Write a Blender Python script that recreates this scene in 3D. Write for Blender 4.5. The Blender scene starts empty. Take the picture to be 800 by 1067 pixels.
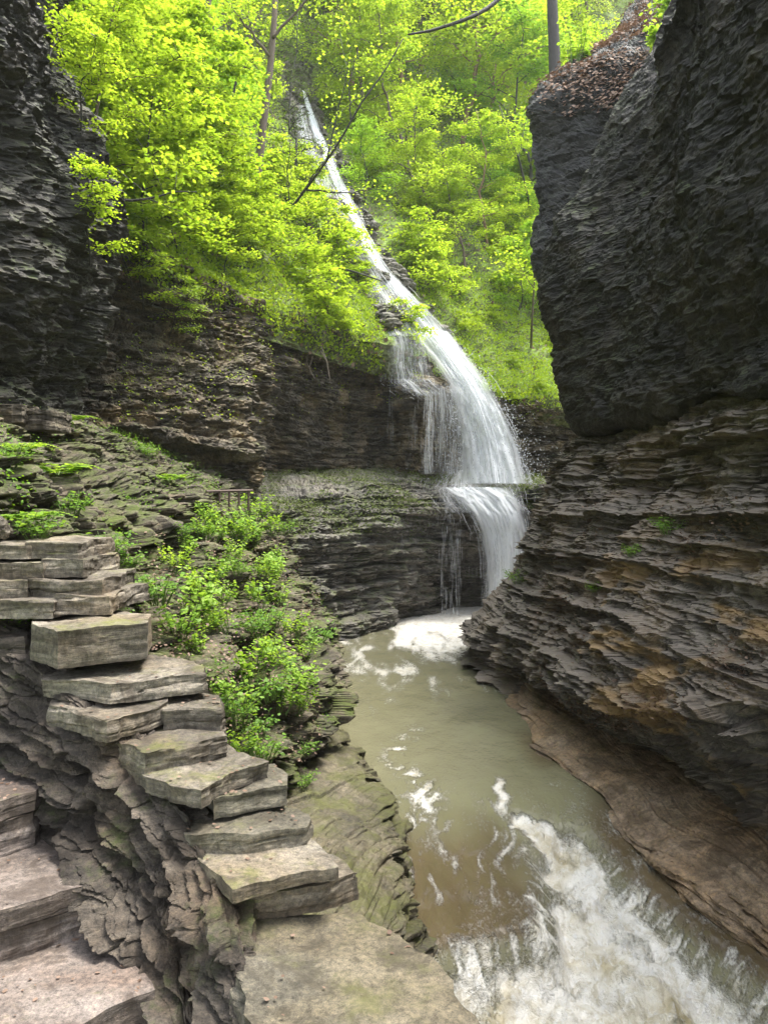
import bpy, math, random
import numpy as np

random.seed(7)
RNG = np.random.default_rng(11)
SC = bpy.context.scene
COL = SC.collection
R = math.radians

# ------------------------------------------------------------------ camera model
F, CX, CY, CZ = 791.0, 400.0, 533.5, 3.05      # focal length in photo pixels, centre, eye height above the pool


def P(px, py, d):
    """point on the ray of photo pixel (px, py) at distance d along the view axis"""
    return ((px - CX) / F * d, d, CZ - (py - CY) / F * d)


def PZ(px, py, z):
    """point on the ray of photo pixel (px, py) at height z"""
    d = (CZ - z) * F / (py - CY)
    return ((px - CX) / F * d, d, z)


def PX(px, d, z):
    return ((px - CX) / F * d, d, z)


def project(V):
    d = np.maximum(V[..., 1], 0.2)
    return CX + F * V[..., 0] / d, CY - F * (V[..., 2] - CZ) / d


HAZE = .0006
# ------------------------------------------------------------------ noise
def _hash(ix, iy, iz, seed):
    h = (ix.astype(np.int64) * 374761393 + iy.astype(np.int64) * 668265263 + iz.astype(np.int64) * 2147483647 + seed * 974711) & 0xFFFFFFFF
    h = ((h ^ (h >> 13)) * 1274126177) & 0xFFFFFFFF
    h = ((h ^ (h >> 16)) * 2246822519) & 0xFFFFFFFF
    h = h ^ (h >> 15)
    return (h & 0xFFFFFF).astype(np.float32) / float(0x7FFFFF) - 1.0


def vn(x, y, z, seed=0, sharp=1.0):
    """value noise in [-1, 1]; sharp > 1 makes plateaus with steep steps between them"""
    x, y, z = np.broadcast_arrays(np.asarray(x, float), np.asarray(y, float), np.asarray(z, float))
    ix, iy, iz = np.floor(x), np.floor(y), np.floor(z)
    fx, fy, fz = x - ix, y - iy, z - iz
    if sharp != 1.0:
        fx, fy, fz = [np.clip((f - .5) * sharp + .5, 0, 1) for f in (fx, fy, fz)]
    fx, fy, fz = [f * f * (3 - 2 * f) for f in (fx, fy, fz)]
    ix, iy, iz = ix.astype(np.int64), iy.astype(np.int64), iz.astype(np.int64)
    r = 0
    for a in (0, 1):
        for b in (0, 1):
            for c in (0, 1):
                w = (fx if a else 1 - fx) * (fy if b else 1 - fy) * (fz if c else 1 - fz)
                r = r + w * _hash(ix + a, iy + b, iz + c, seed)
    return r


def fbm(x, y, z, oct=4, seed=0, gain=.5):
    r, a = 0, 1.0
    for i in range(oct):
        r = r + a * vn(x, y, z, seed + i * 13)
        x, y, z, a = x * 2.03 + 11.3, y * 2.03 + 5.7, z * 2.03 + 3.1, a * gain
    return r


def cells(x, y, z, seed=0, full=False):
    """broken stones: the nearest random point's own level, its distance, the gap to the next stone and the offset from its middle"""
    ix, iy, iz = [np.floor(v).astype(np.int64) for v in (x, y, z)]
    best = np.full(x.shape, 9.0); sec = np.full(x.shape, 9.0); hgt = np.zeros(x.shape); ox = np.zeros(x.shape); oy = np.zeros(x.shape)
    for a in (-1, 0, 1):
        for b in (-1, 0, 1):
            for c in (-1, 0, 1):
                jx, jy, jz = ix + a, iy + b, iz + c
                dx = jx + .5 + .42 * _hash(jx, jy, jz, seed) - x
                dy = jy + .5 + .42 * _hash(jx, jy, jz, seed + 1) - y
                dz = jz + .5 + .42 * _hash(jx, jy, jz, seed + 2) - z
                d = dx * dx + dy * dy + dz * dz
                m = d < best
                sec = np.where(m, best, np.minimum(sec, d))
                best = np.where(m, d, best)
                hgt = np.where(m, _hash(jx, jy, jz, seed + 3), hgt)
                if full:
                    ox = np.where(m, -dx, ox); oy = np.where(m, -dy, oy)
    gap = np.sqrt(sec) - np.sqrt(best)
    if full: return hgt, np.sqrt(best), gap, ox, oy
    return hgt, np.sqrt(best), gap


def smooth(a, b, x):
    t = np.clip((x - a) / (b - a), 0, 1)
    return t * t * (3 - 2 * t)


def strata(x, y, z, seed, dip=(0, 0), scale=1.0, wts=(1.0, .62, .26, .08), line=.5, blk=.8, run=1.0):
    """horizontal offset of bedded shale: layers of several thicknesses, each broken into blocks of its own"""
    zz = z + dip[0] * x + dip[1] * y + .16 * vn(x * .35, y * .35, z * .15, seed) + .028 * vn(x * 1.3, y * 1.3, z * .6, seed + 1) + .009 * vn(x * 4, y * 4, z * 2, seed + 2)
    tot = np.zeros_like(zz)
    for i, (t, fx) in enumerate(((.62, .6), (.25, 1.5), (.095, 3.6), (.036, 8))):
        a = wts[i]
        if not a: continue
        t = t * scale
        q = zz / t + .6 * vn(zz / t * .61, x * .12, y * .12, seed + 40 + i)
        k = np.floor(q)
        f = q - k
        wx, wy = x * fx * run + k * 3.7, y * fx * run - k * 2.3
        n = vn(wx + .2 * vn(wx * 2, wy * 2, k, seed + 33), wy, k * 7.31, seed + 5 + i, sharp=2.8)
        n2 = _hash(k.astype(np.int64), np.zeros_like(k, dtype=np.int64), np.zeros_like(k, dtype=np.int64), seed + 60 + i)
        cut = np.clip(.45 + .9 * vn(wx * .7, wy * .7, k * 1.7, seed + 71 + i), 0, 1)      # bedding joints open and close
        prof = np.clip(f / .22, 0, 1) * np.clip((1 - f) / .12, 0, 1)
        prof = prof * (2 - prof)
        tot = tot + a * (blk * n + .4 * line * n2 - line * cut * (1 - prof))
    return tot


# ------------------------------------------------------------------ mesh helpers
def link(o):
    COL.objects.link(o)
    return o


def make_mesh(name, V, faces, mat, smooth_shade=False, attrs=None):
    """faces: list of integer arrays (M x 3 or M x 4)"""
    V = np.asarray(V, np.float32)
    me = bpy.data.meshes.new(name)
    me.vertices.add(len(V))
    me.vertices.foreach_set('co', V.ravel())
    faces = [np.asarray(f, np.int32) for f in faces if len(f)]
    nl = sum(f.size for f in faces)
    npoly = sum(len(f) for f in faces)
    me.loops.add(nl)
    me.polygons.add(npoly)
    me.loops.foreach_set('vertex_index', np.concatenate([f.ravel() for f in faces]))
    tot = np.concatenate([np.full(len(f), f.shape[1], np.int32) for f in faces])
    st = np.concatenate([[0], np.cumsum(tot)[:-1]]).astype(np.int32)
    me.polygons.foreach_set('loop_start', st)
    me.polygons.foreach_set('loop_total', tot)
    me.polygons.foreach_set('use_smooth', np.full(npoly, bool(smooth_shade)))
    me.update(calc_edges=True)
    if attrs:
        for k, a in attrs.items():
            at = me.attributes.new(k, 'FLOAT', 'POINT')
            at.data.foreach_set('value', np.asarray(a, np.float32).ravel())
    if mat:
        me.materials.append(mat)
    return me


def add_obj(name, me, parent=None, loc=None):
    o = bpy.data.objects.new(name, me)
    if parent:
        o.parent = parent
    if loc is not None:
        o.location = loc
    return link(o)


def tag(o, label=None, cat=None, group=None, kind=None):
    if label: o['label'] = label
    if cat: o['category'] = cat
    if group: o['group'] = group
    if kind: o['kind'] = kind
    return o


def thing(name, label, cat, loc=(0, 0, 0), group=None):
    o = bpy.data.objects.new(name, None)
    o.empty_display_size = .1
    o.location = loc
    link(o)
    return tag(o, label, cat, group)


def dup(root, loc, rotz=0, scale=1.0, label=None, group=None, tilt=(0, 0)):
    r = root.copy(); link(r)
    r.location = loc; r.rotation_euler = (tilt[0], tilt[1], rotz)
    r.scale = (scale,) * 3 if not isinstance(scale, tuple) else scale
    if label: r['label'] = label
    if group: r['group'] = group
    for ch in list(root.children):
        c = ch.copy(); link(c); c.parent = r
    return r


class MB:
    """collects raw pieces of ONE mesh"""

    def __init__(self):
        self.v, self.q, self.t, self.n = [], [], [], 0

    def add(self, V, quads=None, tris=None):
        V = np.asarray(V, float)
        if quads is not None and len(quads): self.q.append(np.asarray(quads) + self.n)
        if tris is not None and len(tris): self.t.append(np.asarray(tris) + self.n)
        self.v.append(V)
        self.n += len(V)

    def tube(self, pts, rad, n=6, cap=True):
        pts = np.asarray(pts, float)
        rad = np.broadcast_to(np.asarray(rad, float), (len(pts),))
        tan = np.gradient(pts, axis=0)
        tan /= np.linalg.norm(tan, axis=1)[:, None] + 1e-9
        up = np.array([0, 0, 1.]) if abs(tan[0][2]) < .9 else np.array([1., 0, 0])
        a = np.cross(tan, up); a /= np.linalg.norm(a, axis=1)[:, None] + 1e-9
        b = np.cross(tan, a)
        th = np.arange(n) / n * 2 * math.pi
        V = pts[:, None] + rad[:, None, None] * (a[:, None] * np.cos(th)[None, :, None] + b[:, None] * np.sin(th)[None, :, None])
        m = len(pts)
        i = np.arange(m - 1)[:, None] * n
        j = np.arange(n)[None]
        Q = np.stack([i + j, i + (j + 1) % n, i + n + (j + 1) % n, i + n + j], -1).reshape(-1, 4)
        V = V.reshape(-1, 3)
        T = None
        if cap:
            V = np.vstack([V, pts[:1], pts[-1:]])
            c0, c1 = m * n, m * n + 1
            jj = np.arange(n)
            T = np.vstack([np.stack([np.full(n, c0), (jj + 1) % n, jj], -1), np.stack([np.full(n, c1), (m - 1) * n + jj, (m - 1) * n + (jj + 1) % n], -1)])
        self.add(V, Q, T)

    def mesh(self, name, mat, smooth_shade=False):
        fs = []
        if self.q: fs.append(np.vstack(self.q))
        if self.t: fs.append(np.vstack(self.t))
        return make_mesh(name, np.vstack(self.v), fs, mat, smooth_shade)


# ------------------------------------------------------------------ materials
def new_mat(name):
    m = bpy.data.materials.new(name)
    m.use_nodes = True
    nt = m.node_tree
    nt.nodes.clear()
    return m, nt, nt.nodes, nt.links


class NG:
    """short-hand node builder"""

    def __init__(self, nt):
        self.nt, self.N, self.L = nt, nt.nodes, nt.links

    def node(self, typ, ins=None, **props):
        n = self.N.new(typ)
        for k, v in props.items(): setattr(n, k, v)
        for k, v in (ins or {}).items():
            if hasattr(v, 'is_output') or isinstance(v, bpy.types.NodeSocket): self.L.new(v, n.inputs[k])
            else: n.inputs[k].default_value = v
        return n

    def math(self, op, a, b=None, clamp=False):
        n = self.N.new('ShaderNodeMath'); n.operation = op; n.use_clamp = clamp
        for i, v in enumerate((a, b)):
            if v is None: continue
            if isinstance(v, bpy.types.NodeSocket): self.L.new(v, n.inputs[i])
            else: n.inputs[i].default_value = v
        return n.outputs[0]

    def noise(self, vec, scale, detail=4, rough=.55, dist=0):
        n = self.node('ShaderNodeTexNoise', {'Vector': vec, 'Scale': scale, 'Detail': detail, 'Roughness': rough, 'Distortion': dist})
        return n.outputs['Fac']

    def mapping(self, vec, scale):
        return self.node('ShaderNodeMapping', {'Vector': vec, 'Scale': scale}).outputs[0]

    def ramp(self, fac, stops):
        n = self.N.new('ShaderNodeValToRGB')
        e = n.color_ramp.elements
        while len(e) > 1: e.remove(e[-1])
        for i, (p, c) in enumerate(stops):
            el = e[0] if i == 0 else e.new(p)
            el.position = p
            el.color = c if len(c) == 4 else (*c, 1)
        self.L.new(fac, n.inputs[0])
        return n.outputs[0]

    def mix(self, fac, a, b):
        n = self.N.new('ShaderNodeMix'); n.data_type = 'RGBA'
        for s, v in ((n.inputs[0], fac), (n.inputs[6], a), (n.inputs[7], b)):
            if isinstance(v, bpy.types.NodeSocket): self.L.new(v, s)
            else: s.default_value = v if not isinstance(v, tuple) or len(v) == 4 else (*v, 1)
        return n.outputs[2]

    def ss(self, x, a, b):
        n = self.N.new('ShaderNodeMapRange'); n.interpolation_type = 'SMOOTHSTEP'
        self.L.new(x, n.inputs[0])
        n.inputs[1].default_value, n.inputs[2].default_value = a, b
        return n.outputs[0]


def rock_mat(name, dark, mid, light, tan=(.16, .12, .075), tan_amt=.35, moss=.3, moss_col=(.035, .055, .008), rough=.8, bump=.6, wet=0.0, ochre=0.0, up_light=0.0, fine=1.0):
    m, nt, N, L = new_mat(name)
    g = NG(nt)
    geo = N.new('ShaderNodeNewGeometry')
    pos = geo.outputs['Position']
    bands = g.noise(g.mapping(pos, (.5, .5, 7.0)), 1.6 * fine, 5, .65, .3)
    blot = g.noise(pos, 1.1, 5, .6)
    gran = g.math('ADD', g.math('MULTIPLY', g.noise(pos, 22 * fine, 5, .75), .6), g.math('MULTIPLY', g.noise(g.mapping(pos, (1, 1, 2.5)), 95 * fine, 3, .7), .4))
    stain = g.noise(g.mapping(pos, (1.3, 1.3, .5)), 1.9 * fine, 6, .7, .8)
    c = g.ramp(bands, [(.36, dark), (.5, mid), (.66, light)])
    blot2 = g.ss(blot, .45, .64)
    c = g.mix(g.math('MULTIPLY', blot2, tan_amt), c, tan)
    gv = g.ramp(gran, [(.36, (.34, .33, .32)), (.5, (1, 1, 1)), (.64, (1.8, 1.72, 1.58))])
    mul = N.new('ShaderNodeMix'); mul.data_type = 'RGBA'; mul.blend_type = 'MULTIPLY'
    mul.inputs[0].default_value = 1.0
    L.new(c, mul.inputs[6]); L.new(gv, mul.inputs[7])
    c = mul.outputs[2]
    c = g.mix(g.math('MULTIPLY', g.ss(stain, .47, .62), .72), c, (dark[0] * .75, dark[1] * .70, dark[2] * .62))
    sep = g.node('ShaderNodeSeparateXYZ', {'Vector': geo.outputs['True Normal']})
    nz = sep.outputs['Z']
    if up_light:                                   # light from above painted in: upward faces of the beds coloured paler
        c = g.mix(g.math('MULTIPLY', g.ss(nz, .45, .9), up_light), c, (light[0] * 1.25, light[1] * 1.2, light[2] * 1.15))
    if ochre:
        oc = g.noise(g.mapping(pos, (.45, .45, 1.6)), 1.3, 4, .6, .4)
        sp = g.node('ShaderNodeSeparateXYZ', {'Vector': pos})
        near = g.math('MULTIPLY', g.math('SUBTRACT', 1.0, g.ss(sp.outputs['Y'], 8.0, 11.5)), g.math('SUBTRACT', 1.0, g.ss(sp.outputs['Z'], 2.3, 3.1)))
        c = g.mix(g.math('MULTIPLY', g.math('MULTIPLY', g.ss(oc, .50, .60), ochre), near), c, (.31, .20, .085))
    if moss:
        mn = g.math('ADD', g.math('MULTIPLY', g.noise(pos, 2.3, 5, .7), .7), g.math('MULTIPLY', g.noise(pos, 19, 4, .7), .3))
        mf = g.math('MULTIPLY', g.ss(nz, .1, .75), g.ss(mn, .62 - moss * .45, .78 - moss * .3))
        mcol = g.mix(g.noise(pos, 9, 3), moss_col, (moss_col[0] * 2.6, moss_col[1] * 2.5, moss_col[2] * 1.6))
        c = g.mix(g.math('MULTIPLY', mf, min(1, .35 + moss)), c, mcol)
    bs = N.new('ShaderNodeBsdfPrincipled')
    L.new(c, bs.inputs['Base Color'])
    rr = g.math('ADD', g.math('MULTIPLY', blot, -wet), rough)
    L.new(rr, bs.inputs['Roughness'])
    bs.inputs['Specular IOR Level'].default_value = .35 + wet * .4
    hb = g.noise(g.mapping(pos, (1.6, 1.6, 9)), 4 * fine, 6, .7)
    hh = g.math('ADD', g.math('MULTIPLY', hb, .7), g.math('MULTIPLY', gran, .35))
    b = g.node('ShaderNodeBump', {'Height': hh, 'Strength': bump, 'Distance': .05})
    L.new(b.outputs[0], bs.inputs['Normal'])
    out = N.new('ShaderNodeOutputMaterial')
    L.new(bs.outputs[0], out.inputs[0])
    return m


def leaf_mat(name, c1, c2, trans=.55, tr_mul=(1.5, 1.35, .8)):
    m, nt, N, L = new_mat(name)
    g = NG(nt)
    geo = N.new('ShaderNodeNewGeometry')
    oi = N.new('ShaderNodeObjectInfo')
    f = g.math('ADD', g.math('MULTIPLY', geo.outputs['Random Per Island'], .7), g.math('MULTIPLY', oi.outputs['Random'], .3))
    c = g.mix(f, c1, c2)
    d = g.node('ShaderNodeBsdfDiffuse', {'Color': c})
    tm = N.new('ShaderNodeMix'); tm.data_type = 'RGBA'; tm.blend_type = 'MULTIPLY'; tm.inputs[0].default_value = 1
    L.new(c, tm.inputs[6]); tm.inputs[7].default_value = (*tr_mul, 1)
    t = g.node('ShaderNodeBsdfTranslucent', {'Color': tm.outputs[2]})
    mx = g.node('ShaderNodeMixShader', {0: trans, 1: d.outputs[0], 2: t.outputs[0]})
    gl = g.node('ShaderNodeBsdfGlossy', {'Color': (1, 1, 1, 1), 'Roughness': .45})
    mx2 = g.node('ShaderNodeMixShader', {0: .012, 1: mx.outputs[0], 2: gl.outputs[0]})
    out = N.new('ShaderNodeOutputMaterial')
    L.new(mx2.outputs[0], out.inputs[0])
    return m


def simple_mat(name, col, rough=.8, var=.4, scale=8, bump=.3, stretch=(1, 1, 1)):
    m, nt, N, L = new_mat(name)
    g = NG(nt)
    pos = g.mapping(N.new('ShaderNodeNewGeometry').outputs['Position'], stretch)
    n = g.noise(pos, scale, 5, .65)
    c = g.mix(n, tuple(x * (1 - var) for x in col), tuple(x * (1 + var) for x in col))
    bs = g.node('ShaderNodeBsdfPrincipled', {'Base Color': c, 'Roughness': rough})
    b = g.node('ShaderNodeBump', {'Height': n, 'Strength': bump, 'Distance': .03})
    L.new(b.outputs[0], bs.inputs['Normal'])
    out = N.new('ShaderNodeOutputMaterial')
    L.new(bs.outputs[0], out.inputs[0])
    return m


M = {}
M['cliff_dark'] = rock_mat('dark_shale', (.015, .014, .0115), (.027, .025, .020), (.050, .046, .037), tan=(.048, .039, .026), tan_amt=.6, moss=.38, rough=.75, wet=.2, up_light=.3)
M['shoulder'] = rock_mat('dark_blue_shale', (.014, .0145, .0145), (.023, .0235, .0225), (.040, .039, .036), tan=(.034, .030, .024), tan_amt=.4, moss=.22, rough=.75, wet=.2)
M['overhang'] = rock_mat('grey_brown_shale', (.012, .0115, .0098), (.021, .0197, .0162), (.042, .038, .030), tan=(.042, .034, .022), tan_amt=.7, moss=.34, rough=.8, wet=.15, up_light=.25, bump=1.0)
M['cliff_lower'] = rock_mat('layered_shale', (.050, .045, .038), (.108, .095, .079), (.19, .168, .140), tan=(.165, .122, .08), tan_amt=.75, moss=.14, ochre=.75, up_light=.5)
M['cliff_left'] = rock_mat('brown_shale', (.040, .034, .026), (.085, .072, .053), (.16, .135, .095), tan=(.20, .15, .085), tan_amt=.75, moss=.3)
M['terrace'] = rock_mat('terrace_shale', (.044, .042, .038), (.098, .090, .077), (.18, .165, .14), tan=(.155, .13, .095), tan_amt=.45, moss=.42, moss_col=(.04, .055, .01), wet=.3)
M['bank'] = rock_mat('bank_soil', (.042, .036, .028), (.092, .078, .060), (.175, .15, .118), tan=(.15, .115, .08), tan_amt=.6, moss=.55, moss_col=(.035, .05, .007), fine=1.3)
M['bedrock'] = rock_mat('mossy_bedrock', (.042, .035, .024), (.088, .075, .050), (.16, .136, .092), tan=(.12, .10, .06), tan_amt=.5, moss=.48, moss_col=(.05, .055, .014), wet=.3)
M['shelf'] = rock_mat('brown_shelf', (.12, .086, .055), (.235, .17, .108), (.34, .26, .18), tan=(.34, .225, .125), tan_amt=.6, moss=.05, wet=.3, rough=.65)
M['gully'] = rock_mat('gully_rock', (.030, .025, .021), (.062, .052, .042), (.115, .098, .079), tan=(.105, .074, .046), tan_amt=.6, moss=.22, fine=1.5)
M['slab'] = rock_mat('slab_stone', (.066, .056, .044), (.125, .110, .088), (.24, .216, .178), tan=(.205, .158, .10), tan_amt=.5, moss=.30, moss_col=(.075, .085, .018), fine=1.6, bump=.5)
M['slab_moss'] = rock_mat('mossy_slab_stone', (.070, .063, .047), (.132, .120, .092), (.24, .22, .175), tan=(.20, .165, .105), tan_amt=.5, moss=.28, moss_col=(.07, .072, .034), fine=1.6, bump=.5)
M['step'] = rock_mat('step_stone', (.082, .066, .057), (.135, .112, .098), (.215, .185, .165), tan=(.19, .125, .09), tan_amt=.5, moss=.12, moss_col=(.07, .08, .02), fine=1.6, bump=.45)
M['hill'] = rock_mat('hill_soil', (.04, .045, .018), (.075, .09, .025), (.11, .13, .04), tan=(.08, .065, .04), tan_amt=.5, moss=.62, moss_col=(.085, .14, .012))
M['litter_slope'] = rock_mat('litter_soil', (.035, .028, .023), (.08, .062, .05), (.16, .125, .10), tan=(.13, .095, .06), tan_amt=.5, moss=.15)
M['bark'] = simple_mat('grey_brown_bark', (.10, .075, .055), .9, .5, 9, .8, (4, 4, .8))
M['bark_red'] = simple_mat('reddish_bark', (.19, .115, .075), .9, .45, 9, .8, (4, 4, .8))
M['bark_dark'] = simple_mat('dark_wet_bark', (.03, .026, .022), .7, .5, 9, .6, (4, 4, .8))
M['root'] = simple_mat('bare_root', (.20, .165, .13), .9, .3, 9, .5)
M['rust'] = simple_mat('rusty_iron', (.085, .055, .042), .7, .4, 30, .2)
M['stem'] = simple_mat('green_stem', (.10, .16, .03), .6, .3, 20, .1)
M['leaf'] = leaf_mat('maple_leaf', (.135, .24, .016), (.37, .47, .045), .6, (1.45, 1.4, .9))
M['leaf_b'] = leaf_mat('second_leaf', (.07, .17, .02), (.22, .37, .04), .58, (1.5, 1.4, .8))
M['leaf_far'] = leaf_mat('distant_leaf', (.26, .38, .06), (.48, .58, .17), .6, (1.5, 1.35, 1))  # washed pale: the haze of distance is put into the leaf colour
M['leaf_mid'] = leaf_mat('dark_green_leaf', (.06, .16, .02), (.15, .28, .022), .5)  # a darker green of the leaf itself
M['leaf_plant'] = leaf_mat('herb_leaf', (.14, .28, .030), (.34, .50, .075), .5)
M['leaf_plant2'] = leaf_mat('second_herb_leaf', (.08, .19, .03), (.22, .36, .06), .45)
M['needle'] = leaf_mat('hemlock_needle', (.05, .09, .03), (.11, .16, .05), .3)
M['cover'] = leaf_mat('ground_leaf', (.14, .25, .012), (.33, .44, .03), .5)
M['moss'] = leaf_mat('olive_moss', (.05, .075, .014), (.13, .17, .03), .2)
M['litter'] = leaf_mat('dead_leaf', (.10, .062, .040), (.30, .215, .165), .15, (1, .8, .6))


def falling_water_mat(name, alpha=.62):
    m, nt, N, L = new_mat(name)
    g = NG(nt)
    d = g.node('ShaderNodeBsdfDiffuse', {'Color': (.86, .88, .90, 1)})
    t = g.node('ShaderNodeBsdfTranslucent', {'Color': (.86, .88, .90, 1)})
    mx = g.node('ShaderNodeMixShader', {0: .4, 1: d.outputs[0], 2: t.outputs[0]})
    gl = g.node('ShaderNodeBsdfGlossy', {'Roughness': .2})
    mx2 = g.node('ShaderNodeMixShader', {0: .08, 1: mx.outputs[0], 2: gl.outputs[0]})
    tr = N.new('ShaderNodeBsdfTransparent')
    mx3 = g.node('ShaderNodeMixShader', {0: alpha, 1: tr.outputs[0], 2: mx2.outputs[0]})
    out = N.new('ShaderNodeOutputMaterial')
    L.new(mx3.outputs[0], out.inputs[0])
    return m


def sheet_mat(name, dens, thr):
    m, nt, N, L = new_mat(name)
    g = NG(nt)
    at = {}
    for k in ('across', 'along', 'edge'):
        n = N.new('ShaderNodeAttribute'); n.attribute_name = k; at[k] = n.outputs['Fac']
    vec = g.node('ShaderNodeCombineXYZ', {'X': at['across'], 'Y': at['along']}).outputs[0]
    n1 = g.noise(g.mapping(vec, (26, 1.1, 1)), 1, 4, .65, .3)
    n2 = g.noise(g.mapping(vec, (4.5, .55, 1)), 1, 3, .6, .5)
    n3 = g.noise(g.mapping(vec, (60, 9, 1)), 1, 3, .7)
    soft = g.math('SUBTRACT', 1.0, g.ss(g.math('ABSOLUTE', at['edge']), .35, 1.0))
    a = g.math('ADD', g.math('ADD', g.math('MULTIPLY', n1, .8), g.math('MULTIPLY', n2, .8)), g.math('MULTIPLY', n3, .4))
    a = g.ss(a, thr, thr + .42)
    a = g.math('MULTIPLY', g.math('MULTIPLY', g.math('ADD', g.math('MULTIPLY', a, .85), .15), soft), dens)
    d = g.node('ShaderNodeBsdfDiffuse', {'Color': (.85, .87, .88, 1)})
    t = g.node('ShaderNodeBsdfTranslucent', {'Color': (.85, .87, .88, 1)})
    mx = g.node('ShaderNodeMixShader', {0: .4, 1: d.outputs[0], 2: t.outputs[0]})
    tr = N.new('ShaderNodeBsdfTransparent')
    mx3 = g.node('ShaderNodeMixShader', {0: a, 1: tr.outputs[0], 2: mx.outputs[0]})
    out = N.new('ShaderNodeOutputMaterial')
    L.new(mx3.outputs[0], out.inputs[0])
    return m


M['sheet'] = sheet_mat('white_water_sheet', .97, .62)
M['sheet_mid'] = sheet_mat('broken_water_sheet', .9, .74)
M['sheet_thin'] = sheet_mat('thin_water_sheet', .55, .86)
M['fall'] = falling_water_mat('falling_water', .5)
M['veil'] = falling_water_mat('thin_veil_water', .38)


def stream_mat():
    m, nt, N, L = new_mat('murky_stream_water')
    g = NG(nt)
    pos = N.new('ShaderNodeNewGeometry').outputs['Position']
    foam = N.new('ShaderNodeAttribute'); foam.attribute_name = 'foam'
    thin = N.new('ShaderNodeAttribute'); thin.attribute_name = 'thin'
    cream = N.new('ShaderNodeAttribute'); cream.attribute_name = 'cream'
    pool = g.mix(g.noise(pos, .7, 4), (.145, .138, .078), (.215, .203, .125))
    rock = g.mix(g.noise(g.mapping(pos, (1, .45, 1)), 3.2, 6, .65), (.05, .038, .019), (.155, .115, .064))
    c = g.mix(thin.outputs['Fac'], pool, rock)
    white = g.mix(cream.outputs['Fac'], (.86, .83, .75), (.48, .40, .22))
    fine = g.noise(g.mapping(pos, (1, .5, 1)), 34, 3, .7)
    ff = g.math('ADD', foam.outputs['Fac'], g.math('MULTIPLY', g.math('SUBTRACT', fine, .5), 1.1))
    ff = g.ss(ff, .12, .95)
    churn = g.noise(g.mapping(pos, (1, .7, 1)), 7, 6, .72, .8)
    white = g.mix(g.math('MULTIPLY', g.ss(churn, .46, .62), .55), white, (.50, .43, .27))
    fleck = g.noise(g.mapping(pos, (1, .6, 1)), 23, 4, .7, .5)
    white = g.mix(g.math('MULTIPLY', g.ss(fleck, .52, .66), .5), white, (.86, .86, .84))
    c = g.mix(ff, c, white)
    bs = N.new('ShaderNodeBsdfPrincipled')
    L.new(c, bs.inputs['Base Color'])
    L.new(g.math('ADD', g.math('MULTIPLY', ff, .5), .045), bs.inputs['Roughness'])
    bs.inputs['Specular IOR Level'].default_value = .5
    bs.inputs['IOR'].default_value = 1.33
    h1 = g.noise(g.mapping(pos, (2.2, 1.2, 1)), 1.7, 3, .5, .4)
    h2 = g.noise(g.mapping(pos, (1.6, .9, 1)), 11, 3, .6, .6)
    h3 = g.noise(g.mapping(pos, (1.5, .8, 1)), 38, 3, .6, .5)
    hh = g.math('ADD', g.math('ADD', g.math('MULTIPLY', h1, .8), g.math('MULTIPLY', h2, .3)), g.math('MULTIPLY', h3, .12))
    b0 = g.node('ShaderNodeBump', {'Height': hh, 'Strength': .38, 'Distance': .08})
    fh_ = g.math('MULTIPLY', g.math('ADD', churn, g.math('MULTIPLY', fleck, .5)), ff)
    b = g.node('ShaderNodeBump', {'Height': fh_, 'Strength': .9, 'Distance': .07, 'Normal': b0.outputs[0]})
    L.new(b.outputs[0], bs.inputs['Normal'])
    out = N.new('ShaderNodeOutputMaterial')
    L.new(bs.outputs[0], out.inputs[0])
    return m


M['stream'] = stream_mat()


# ------------------------------------------------------------------ bedded rock surfaces from a net of 3-D control points
def catmull(A, t):
    """A: n x ... control values, t: parameter in [0, n-1]"""
    n = len(A)
    i = np.clip(np.floor(t).astype(int), 0, n - 2)
    f = (t - i).reshape((-1,) + (1,) * (A.ndim - 1))
    p0, p1, p2, p3 = A[np.maximum(i - 1, 0)], A[i], A[i + 1], A[np.minimum(i + 2, n - 1)]
    k = .35                                              # tighter than Catmull-Rom, keeps ledge edges crisp
    m1, m2 = k * (p2 - p0), k * (p3 - p1)
    f2, f3 = f * f, f * f * f
    return (2 * f3 - 3 * f2 + 1) * p1 + (f3 - 2 * f2 + f) * m1 + (-2 * f3 + 3 * f2) * p2 + (f3 - f2) * m2


def px_param(A, n_per_px, lo, hi, axis):
    """parameter samples spaced evenly by how large the net's rows (axis 0) or columns (axis 1) stand in view"""
    B = A if axis == 0 else A.transpose(1, 0, 2)
    m = B.shape[0]
    t = np.linspace(0, m - 1, (m - 1) * 16 + 1)
    S = catmull(B, t)
    px, py = project(S)
    px, py = np.clip(px, -150, 950), np.clip(py, -150, 1217)
    dl = np.hypot(np.diff(px, axis=0), np.diff(py, axis=0))
    L3 = np.linalg.norm(np.diff(S, axis=0), axis=2)
    d = np.percentile(dl, 75, axis=1) + 4 * L3.mean(1) + .05
    c = np.concatenate([[0], np.cumsum(d)])
    n = int(np.clip(c[-1] * n_per_px, lo, hi))
    return np.interp(np.linspace(0, c[-1], n), c, t)


SURF = {}


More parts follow.
